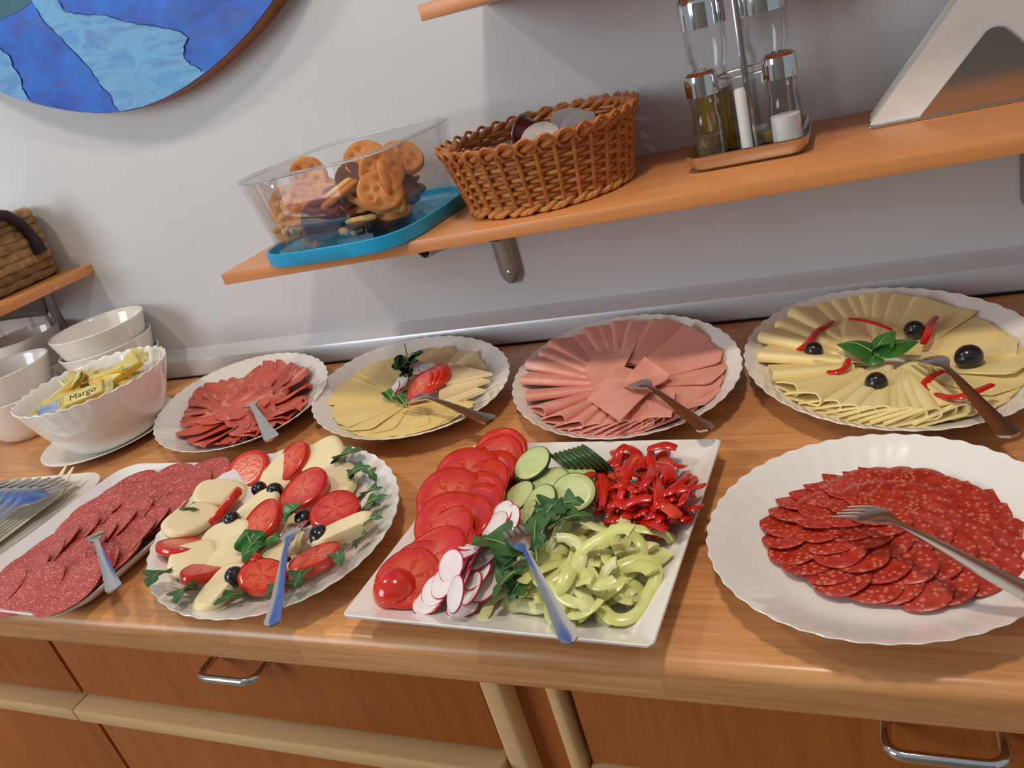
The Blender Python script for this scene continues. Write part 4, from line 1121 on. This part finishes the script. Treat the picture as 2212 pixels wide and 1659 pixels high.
for i, (b0, t0, W) in enumerate((((1892, 766), (1808, 745), .030), ((1890, 764), (1935, 716), .034), ((1898, 768), (1984, 739), .036), ((1890, 770), (1880, 792), .022), ((1890, 762), (1922, 742), .016))):
    a, b = pt(b0[0], b0[1], .032) - bs.location, pt(t0[0], t0[1], (.036, .050, .038, .028, .050)[i]) - bs.location
    d = b - a; L = d.length
    def fn(u, v, L=L, W=W):
        s = (v - .5) * 2; w = max(.04, math.sin(pi * min(1, u ** .72)) ** .85)
        return (L * u, W * .5 * w * s, L * .16 * math.sin(pi * u) - .10 * W * w * s * s + .02 * W * math.cos(6 * u) * abs(s))
    lf = obj('leaf', M_(sheet(fn, 18, 10, .0007), name='leaf', smooth=70), MBAS, bs, frame(a, d))
    obj('vein', M_(tube([(L * u, 0, L * .16 * math.sin(pi * u) + .0006) for u in lin_(0, .92, 10)], lambda s: .0008 * (1.1 - s), 5), name='vein'), MARS, lf)
obj('stalk', M_(tube([(0, 0, 0), (.002, -.003, .003), (.004, -.006, .001)], .0016, 6), name='stalk'), MARS, bs)
fork(at(2188, 956, .040), at(1990, 786, .026), 'steel fork on the rolled cheese platter, handle towards the lower right corner')

# ================================================================== round salami plate
PK = None
cS = PLATES['sal'][0]
def ovalize(s): return lambda t: 1 + .03 * math.sin(2 * t + s) + .015 * math.sin(5 * t + 2 * s)
SALM = [M_(disc(.0215, .0013, 30, 4, ovalize(k), lambda x, y, k=k: .0010 * math.sin(90 * x + k) * math.cos(70 * y + k) + 2.0 * (x * x + y * y) * .4), name='salami_slice', smooth=60) for k in range(6)]
fc = at(1924, 1121, .016)
def sal_ring(n, rad, z, tilt, label, group, ph=0, sq_=.98):
    for k in range(n):
        a = 2 * pi * k / n + ph
        p = Vector((fc.x + rad * math.cos(a), fc.y + rad * sq_ * math.sin(a), z + random.uniform(-.0005, .0005)))
        tg = Vector((-math.sin(a), math.cos(a), 0)); ro = Vector((math.cos(a), math.sin(a), 0))
        rad_ = rad * (1 + random.uniform(-.05, .05)); p.x = fc.x + rad_ * math.cos(a + random.uniform(-.04, .04)); p.y = fc.y + rad_ * sq_ * math.sin(a)
        nrm = Vector((0, 0, 1)) - tg * (.14 + random.uniform(-.05, .05)) + ro * (tilt + random.uniform(-.06, .06))
        obj('salami_slice', SALM[k % 6], MSAL, mw=facing(p, nrm, random.uniform(0, 6)), label=label + ', %s counterclockwise from the right' % ORD[k], cat='salami slice', group=group)
sal_ring(28, .0770, .0115, .03, 'salami slice in the outer ring of the round plate', 'outer salami ring')
sal_ring(21, .0540, .0155, .05, 'salami slice in the middle ring of the round plate', 'middle salami ring', .1)
sal_ring(13, .0300, .0190, .08, 'salami slice in the inner ring of the round plate', 'inner salami ring', .2)
sal_ring(5, .0110, .0215, .06, 'salami slice heaped at the centre of the round plate', 'centre salami slices', .5)
fork(at(2262, 1308, .050), at(1818, 1118, .034), 'large steel fork lying across the round salami plate at the right edge')

# ================================================================== rectangular salami dish
SALB = [M_(disc(.0425, .0014, 36, 5, lambda t, k=k: (1 + .03 * math.sin(2 * t + k)) * (1 if True else 1), lambda x, y, k=k: .0022 * math.sin(60 * x + k) * math.cos(45 * y + 2 * k) + 2.2 * x * x, ), name='large_salami_slice', smooth=60) for k in range(5)]
cols = [(-.946, 'left'), (-.882, 'middle'), (-.822, 'right')]
for ci, (cx, nm) in enumerate(cols):
    for k in range(9):
        y = .228 - k * .0262 + (-.006, 0, .004)[ci]
        z = .0125 + .004 * ci + .0012 * k * .3
        x = cx + .006 * math.sin(k * 2.1 + ci)
        obj('large_salami_slice', SALB[(k + ci) % 5], MSAL2, mw=facing((x, y, z), (-.09 + .03 * math.sin(k), -.12, 1), .2 * k), label='large thin salami slice, %s row of the rectangular dish, %s from the back' % (nm, ORD[k]), cat='salami slice', group='large salami, %s row' % nm)
fork(at(252, 1284, .036), at(212, 1158, .034), 'steel fork resting on the rectangular salami dish')

# ================================================================== mozzarella platter
PK = 'moz'
def sup(ax, ay, e, ph):
    return lambda t: 1 / ((abs(math.cos(t)) / ax) ** e + (abs(math.sin(t)) / ay) ** e) ** (1 / e) * (1 + .02 * math.sin(5 * t + ph))
def mozz(u, v, z, rx, ry, nrm, spin, label, th=.010, e=3.2):
    rx *= 1.06; ry *= 1.1
    obj('mozzarella_slice', M_(disc(1.0 * rx, th, 36, 4, sup(1, ry / rx, e, u), lambda x, y: -.8 * (x * x + y * y), .3), name='mozzarella_slice', smooth=60), MMOZ, mw=facing(pt(u, v, z), nadj(pt(u, v, z), nrm), spin), label=label, cat='mozzarella slice')
mozz(476, 1072, .011, .030, .020, (0, 0, 1), 2.2, 'mozzarella slice at the upper left of the tomato platter')
mozz(700, 992, .012, .028, .024, (.1, 0, 1), .5, 'mozzarella slice at the top of the platter beside a cut tomato')
mozz(728, 1042, .014, .026, .018, (.2, 0, 1), 1.2, 'mozzarella slice right of the largest tomato slice')
mozz(738, 1072, .013, .026, .016, (-.1, .1, 1), .6, 'mozzarella slice tucked behind the right tomato')
mozz(560, 1102, .020, .027, .015, (.1, -.3, 1), .75, 'mozzarella slice in the middle between the olives')
mozz(416, 1130, .011, .032, .022, (-.1, 0, 1), 2.6, 'mozzarella slice at the left above the left tomato slice')
mozz(490, 1168, .018, .028, .024, (0, -.1, 1), .2, 'mozzarella slice left of the basil on the tomato platter')
mozz(420, 1214, .020, .026, .023, (0, -.15, 1), .5, 'squarish mozzarella slice overlapping the left tomato slice')
mozz(502, 1212, .018, .030, .020, (.1, -.1, 1), .7, 'mozzarella slice behind the front olive')
mozz(748, 1156, .020, .034, .010, (.1, -.2, 1), .8, 'long mozzarella piece at the right of the platter', .014, 4)
mozz(616, 1192, .017, .026, .018, (0, 0, 1), .8, 'mozzarella slice under the fork tines')
mozz(482, 1280, .015, .033, .013, (0, -.35, 1), .35, 'long mozzarella piece at the front edge of the platter', .013, 4)
mozz(612, 1246, .013, .024, .016, (0, 0, 1), .4, 'mozzarella slice beneath the front tomato pieces')
mozz(616, 1024, .010, .030, .022, (0, 0, 1), .9, 'mozzarella slice under the top tomato slices')
mozz(580, 1150, .009, .034, .026, (0, 0, 1), 1.9, 'mozzarella slice at the bottom of the middle of the platter')
tomato(541, 1018, .019, .0275, (-.1, -.25, 1), .2, 'round tomato slice at the top left of the mozzarella platter', .008)
tomato(637, 1000, .018, .0270, (-.35, -.1, 1), 1.1, 'tomato slice at the top centre, partly under mozzarella', .008)
tomato(664, 1064, .025, .0300, (-.1, -.3, 1), 2.0, 'largest round tomato slice right of the two olives', .009)
tomato(728, 1112, .023, .0270, (.2, -.15, 1), .7, 'tomato slice with glossy skin at the right of the mozzarella platter', .010)
tomato(493, 1098, .021, .0260, (-.6, -.1, .8), 1.6, 'steeply tilted tomato slice left of the middle olive', .009)
tomato(572, 1134, .024, .0280, (-.2, -.35, .9), 2.6, 'tomato slice in the centre under the basil', .009)
tomato(396, 1190, .015, .0270, (-.2, .25, 1), .4, 'tomato slice at the far left of the mozzarella platter', .009)
tomato(440, 1246, .019, .0260, (0, .2, 1), 1.9, 'tomato slice at the front left next to the front olive', .010, ell=.7)
tomato(572, 1254, .020, .0250, (.3, -.3, .9), 2.4, 'tomato slice at the front between olive and fork', .011, ell=.75)
tomato(556, 1222, .024, .0190, (-.7, -.2, .6), .9, 'narrow tomato piece lying on the front tomato slice', .007, ell=.6)
tomato(686, 1218, .019, .0265, (.1, .05, 1), .6, 'tomato slice at the front right of the mozzarella platter', .010, ell=.75)
olive(560, 1056, .029, 'black olive at the upper middle of the mozzarella platter, left of a pair', .92)
olive(594, 1061, .029, 'black olive at the upper middle of the mozzarella platter, right of a pair', .98, .6)
olive(501, 1122, .028, 'black olive on the left tomato of the mozzarella platter', .95, 1.0)
olive(508, 1246, .029, 'black olive at the front of the mozzarella platter', 1.0, .4)
olive(656, 1120, .028, 'black olive just above the fork tines', .98)
olive(692, 1158, .026, 'black olive right of the fork head', 1.15, 1.5)
olive(622, 1222, .016, 'black olive deep under the mozzarella by the fork', .9)
leaf_pair('basil_leaf', pt(548, 1186, .030), pt(530, 1144, .046), .034, 'upright glossy basil leaf in the middle of the mozzarella platter', 'basil', -.1, .1)
leaf_pair('basil_leaf', pt(570, 1170, .030), pt(524, 1212, .032), .026, 'basil leaf hanging down in the middle of the mozzarella platter', 'basil', -.1, .2)
leaf_pair('basil_leaf', pt(575, 1172, .030), pt(606, 1160, .034), .020, 'small basil leaf lying right of the upright one', 'basil', -.1, .2)
leaf_pair('basil_leaf', pt(616, 1132, .030), pt(652, 1088, .044), .024, 'pointed basil leaf behind the fork tines', 'basil', .25, .1)
roc = [((712, 1012), (786, 972), .034, .016), ((752, 1036), (800, 1008), .022, .018), ((790, 1018), (812, 1042), .016, .020), ((755, 1042), (770, 1010), .018, .016), ((776, 1088), (826, 1054), .024, .017), ((780, 1112), (836, 1070), .018, .015),
       ((786, 1120), (820, 1092), .022, .013), ((790, 1140), (826, 1118), .016, .018), ((770, 1182), (794, 1152), .024, .014), ((450, 1108), (388, 1100), .024, .016),
       ((368, 1236), (318, 1266), .030, .022), ((428, 1272), (380, 1302), .030, .014), ((540, 1288), (462, 1306), .018, .012), ((640, 1262), (572, 1288), .022, .014), ((668, 1240), (640, 1268), .024, .018), ((742, 1196), (738, 1222), .02, .014), ((470, 1200), (455, 1214), .014, .012)]
where = ['top right, broadest leaf', 'upper right, second from the top', 'right edge, small drooping tip', 'upper right beside the mozzarella', 'right rim, pointing outwards', 'right rim, narrow and long', 'right rim under the narrow leaf', 'right, beside the long mozzarella piece',
         'lower right below the long mozzarella piece', 'left, above the left mozzarella', 'left rim, hanging over the edge', 'front left, deeply lobed', 'front, under the long mozzarella', 'front, under the fork handle', 'front right beside the fork handle', 'right, below the front right tomato', 'left centre, only a tip showing']
for i, ((a, b, W, z), wh) in enumerate(zip(roc, where)):
    leaf_pair('rocket_leaf', pt(a[0], a[1], z - .003), pt(b[0], b[1], z + .004), W, 'rocket leaf on the mozzarella platter: ' + wh, 'rocket', .1, .12, (-10, 12)[i % 2], seed=i)
fork(at(590, 1362, .034), at(652, 1136, .036), 'steel fork on the mozzarella platter, handle hanging over the front edge')

# ================================================================== vegetables on the square plate
PK = 'sq'
tm = [(1080, 978), (1072, 994), (1058, 1010), (1050, 1028), (1012, 1022), (1040, 1050), (975, 1070), (1024, 1078), (1016, 1104), (972, 1124), (1000, 1130), (958, 1160), (960, 1184), (936, 1204), (912, 1226), (886, 1246)]
tw = ['topmost', 'second', 'third', 'fourth', 'fifth', 'sixth', 'seventh', 'eighth', 'ninth', 'tenth', 'eleventh', 'twelfth', 'thirteenth', 'fourteenth', 'fifteenth', 'sixteenth']
for i, (u, v) in enumerate(tm):
    z = .017 + .006 * math.sin(pi * (i + 1) / 17) + (.003 if i % 2 else 0)
    tomato(u, v + (14 if i < 3 else 7), z, .0355 if i < 14 else .030, (-.22 + .08 * math.sin(i), -.30, 1), i * 1.3, 'large tomato slice on the square plate, %s from the top of the row' % tw[i], .0055)
te = thing('tomato_end', 'round shiny tomato end piece at the lower left end of the tomato row', 'tomato slice', T(*pt(854, 1272, .016)) @ RZ(.4) @ RX(.4))
obj('skin', M_(ellipsoid(.0205, .019, .017, 28, 16), name='skin', smooth=80), MTSK, te)
# radishes
rad = [(976, 1224, .040, (-.3, -.55, .7)), (960, 1258, .030, (-.3, -.4, .8)), (942, 1276, .024, (-.2, -.4, .85)), (934, 1290, .018, (-.2, -.3, .9)), (926, 1300, .014, (-.1, -.2, 1)), (986, 1284, .030, (-.55, -.5, .6)), (1002, 1308, .012, (0, -.1, 1)),
       (1020, 1272, .026, (-.5, -.3, .7)), (1006, 1250, .030, (-.7, -.2, .55)), (998, 1238, .034, (-.75, -.1, .5)), (1014, 1226, .034, (-.7, 0, .6)), (1006, 1196, .036, (-.2, .2, .9)), (1024, 1178, .032, (0, .3, .9)), (1000, 1180, .028, (-.3, .2, .9)),
       (1034, 1246, .030, (-.4, -.1, .8)), (1044, 1212, .032, (-.3, .1, .9)), (1062, 1172, .028, (0, .3, .9)), (1084, 1112, .036, (-.35, -.3, .85)), (1104, 1124, .036, (-.5, -.45, .7)), (1070, 1134, .033, (-.3, -.2, .9)), (1046, 1270, .022, (-.2, -.2, .9))]
rw = ['the one standing highest at the left', 'below the highest one', 'lower left, overlapped from above', 'second lowest at the left', 'lowest at the left', 'steep white-faced one at the front', 'lying flat at the very front', 'right of the steep front one', 'inside the stack, seen almost edge-on', 'behind the edge-on slice',
      'in the middle of the stack', 'upper left of the stack', 'top of the stack near the tomatoes', 'half under the top slices', 'beside the rocket leaf', 'under the rocket leaf stem', 'next to the fork tines', 'top group, left', 'top group, right and darkest core', 'top group, lowest', 'front right by the green pepper']
for (u, v, z, nn), w in zip(rad, rw): radish(u, v, z, nn, 'radish slice on the square plate, ' + w, .0150)
# cucumbers
def cuke(u, v, z, nrm, label, r=.0205, group=None):
    slice2('cucumber_slice', facing(pt(u, v, z), nrm, random.uniform(0, 6)), r, .0030, MCUF, MCUP_, label, 'cucumber slice', group, lambda t: 1 + .02 * math.sin(2 * t + u), 3, 32)
ck = [(1118, 1078, .026, (-.3, -.2, .9), 'lower left, beside the radishes'), (1168, 1090, .034, (-.35, -.35, .85), 'large one facing up in the middle'), (1190, 1046, .030, (-.1, -.2, 1), 'behind the large middle one'),
      (1240, 1066, .038, (.15, -.45, .85), 'large one leaning towards the red pepper'), (1244, 1034, .028, (.1, -.1, 1), 'behind the leaning one'), (1130, 1122, .026, (-.5, -.1, .8), 'half hidden by rocket near the fork'), (1210, 1100, .022, (0, 0, 1), 'under the rocket leaves'),
      (1148, 1020, .024, (-.2, -.25, .9), 'bottom of the tilted stack at the top left'), (1148, 1015, .028, (-.2, -.27, .9), 'second of the tilted stack'), (1149, 1011, .032, (-.2, -.29, .9), 'third of the tilted stack'), (1150, 1007, .036, (-.2, -.31, .9), 'fourth of the tilted stack'), (1152, 1003, .040, (-.22, -.33, .9), 'topmost of the tilted stack')]
for u, v, z, nn, w in ck: cuke(u, v, z, nn, 'cucumber slice on the square plate, ' + w)
for k in range(8):
    cuke(1218 + 10 * k, 1010 - 2.6 * k, .026 + .0012 * k, (.55, .62, .45), 'cucumber slice in the dark leaning row at the back, %s from the left' % ORD[k], .0195, 'dark row of leaning cucumber slices')
# red pepper strips
for k in range(84):
    a = k * 2.39996; q = math.sqrt((k + .5) / 84)
    u, v = 1388 + 112 * q * math.cos(a) - 6 * math.sin(a), 1062 - 88 * q * math.sin(a)
    hz = .010 + .040 * (1 - q * q) * (.45 + .55 * ((k * 7) % 10) / 10) + .002
    ang = random.uniform(0, pi); L = random.uniform(34, 74) * (.7 if q > .85 else 1); bow = random.uniform(-16, 16)
    cu, su = math.cos(ang), math.sin(ang) * .8
    pepper([(u - cu * L / 2, v - su * L / 2), (u - su * bow, v + cu * bow), (u + cu * L / 2, v + su * L / 2)], [hz - .004, hz + random.uniform(0, .007), hz - random.uniform(-.003, .006)], random.uniform(.007, .013),
           'curled red pepper strip in the heap at the back right of the square plate', MREDI if k % 9 == 4 else MRED, .003, group='red pepper strips in the heap')
for px, zz, w, lb in (([(1478, 1060), (1500, 1054), (1522, 1048)], [.020, .020, .020], .008, 'red pepper strip sticking out to the right of the heap'), ([(1400, 970), (1435, 962), (1462, 968)], [.030, .034, .030], .012, 'broad red pepper strip curling at the back of the heap'),
                      ([(1330, 1000), (1338, 975), (1352, 962)], [.030, .036, .034], .011, 'red pepper strip standing up at the back left of the heap'), ([(1300, 1095), (1305, 1060), (1298, 1025)], [.030, .034, .034], .008, 'long straight red pepper strip at the left of the heap'),
                      ([(1335, 1095), (1350, 1040), (1372, 1000)], [.036, .046, .044], .008, 'long red pepper strip on top of the heap'), ([(1385, 1150), (1410, 1150), (1428, 1158)], [.018, .018, .016], .010, 'red pepper strip lowest at the front of the heap'),
                      ([(1270, 1060), (1264, 1035), (1280, 1022)], [.026, .032, .030], .013, 'broad red pepper piece next to the cucumber')):
    pepper(px, zz, w, lb)
# pale green pepper rings and strips
def ring_pepper(u, v, z, r, nrm, spin, label, arc=1.0, w=.007, lob=3, group=None):
    n = 40; pts = []
    for k in range(n + (0 if arc == 1 else 1)):
        t_ = 2 * pi * arc * k / n
        rr = r * (1 + .16 * math.cos(lob * t_))
        pts.append((rr * math.cos(t_), rr * .82 * math.sin(t_), .0025 * math.sin(2 * t_)))
    mx, my = (sum(q[i] for q in pts) / len(pts) for i in (0, 1))
    pts = [(a - mx, b - my, c) for a, b, c in pts]
    p = pt(u, v, z); e = max(math.hypot(a, b) for a, b, c in pts); lim = .128 - min(e, .03) * .9
    dx, dy = p.x - SQC.x, p.y - SQC.y
    lx = max(-lim, min(lim, dx * math.cos(SQR) + dy * math.sin(SQR))); ly = max(-lim, min(lim, -dx * math.sin(SQR) + dy * math.cos(SQR)))
    q = Vector((SQC.x + lx * math.cos(SQR) - ly * math.sin(SQR), SQC.y + lx * math.sin(SQR) + ly * math.cos(SQR), 0))
    q.z = max(p.z - zsq(p.x, p.y), .004) + zsq(q.x, q.y)
    obj('green_pepper_ring' if arc == 1 else 'green_pepper_strip', M_(tube(pts, w * .5, 8, arc == 1, flat=.36), name='green_pepper', smooth=70), MGRN if int(u) % 4 else MGRNI, mw=facing(q, nrm, spin), label=label, cat='pepper strip', group=group)
for u, v, z, r, nn, sp_, arc, lb in ((1112, 1296, .014, .030, (0, 0, 1), 3.3, .55, 'pale green pepper crescent at the front left of its heap'), (1345, 1272, .022, .028, (.1, -.3, 1), .6, 1.0, 'pale green pepper ring lying open at the front right'),
                                  (1272, 1312, .014, .026, (0, 0, 1), 3.6, .6, 'pale green pepper crescent at the very front right of the fork'), (1300, 1130, .036, .026, (.1, .3, .9), .4, .6, 'broad pale green pepper curl at the top of the heap'),
                                  (1290, 1205, .044, .026, (-.1, -.3, .9), 1.2, .7, 'pale green pepper curl in the middle of the heap'), (1370, 1160, .030, .024, (.3, 0, .9), 5.2, .6, 'pale green pepper strip reaching right towards the red pepper')):
    ring_pepper(u, v, z, r, nn, sp_, lb, arc, .011)
for k in range(58):
    a = k * 2.39996 + 1; q = math.sqrt((k + .5) / 58)
    u, v = 1262 + 148 * q * math.cos(a) + 26 * math.sin(a), 1228 - 96 * q * math.sin(a)
    z = .012 + .032 * (1 - q * q) * (.4 + .6 * ((k * 7) % 10) / 10)
    ring_pepper(u, v, z, random.uniform(.016, .032), (random.uniform(-.5, .5), random.uniform(-.6, .3), .9), random.uniform(0, 6), 'pale green pepper strip in the heap at the front right of the square plate', random.choice((.22, .32, .45)), random.uniform(.008, .013), group='green pepper strips in the heap')
# rocket on the vegetables
for i, (a, b, W, z0, z1, lb) in enumerate((((1160, 1206), (1164, 1106), .036, .042, .050, 'broad bluish rocket leaf standing right of the fork tines'), ((1140, 1208), (1022, 1164), .050, .044, .046, 'large pale-ribbed rocket leaf lying over the radishes'),
                                         ((1165, 1130), (1212, 1078), .034, .044, .050, 'rocket leaf at the edge of the cucumbers'), ((1190, 1140), (1280, 1112), .032, .042, .046, 'rocket leaf between cucumber and green pepper'), ((1196, 1096), (1262, 1084), .026, .044, .046, 'rocket leaf tip on the leaning cucumber'),
                                         ((1138, 1222), (1064, 1290), .034, .040, .026, 'dark rocket leaf hanging down at the left of the fork'), ((1140, 1240), (1100, 1296), .026, .036, .022, 'bluish rocket leaf tip at the front of the green pepper'), ((1120, 1200), (1072, 1246), .030, .040, .034, 'rocket leaf beneath the pale-ribbed one'))):
    leaf_pair('rocket_leaf', pt(a[0], a[1], z0), pt(b[0], b[1], z1), W, lb, 'rocket', .12, .10, (-14, 10, 20)[i % 3], seed=30 + i)
fork(at(1238, 1398, .036), at(1108, 1150, .050), 'steel fork on the square vegetable plate, handle over the front rim')
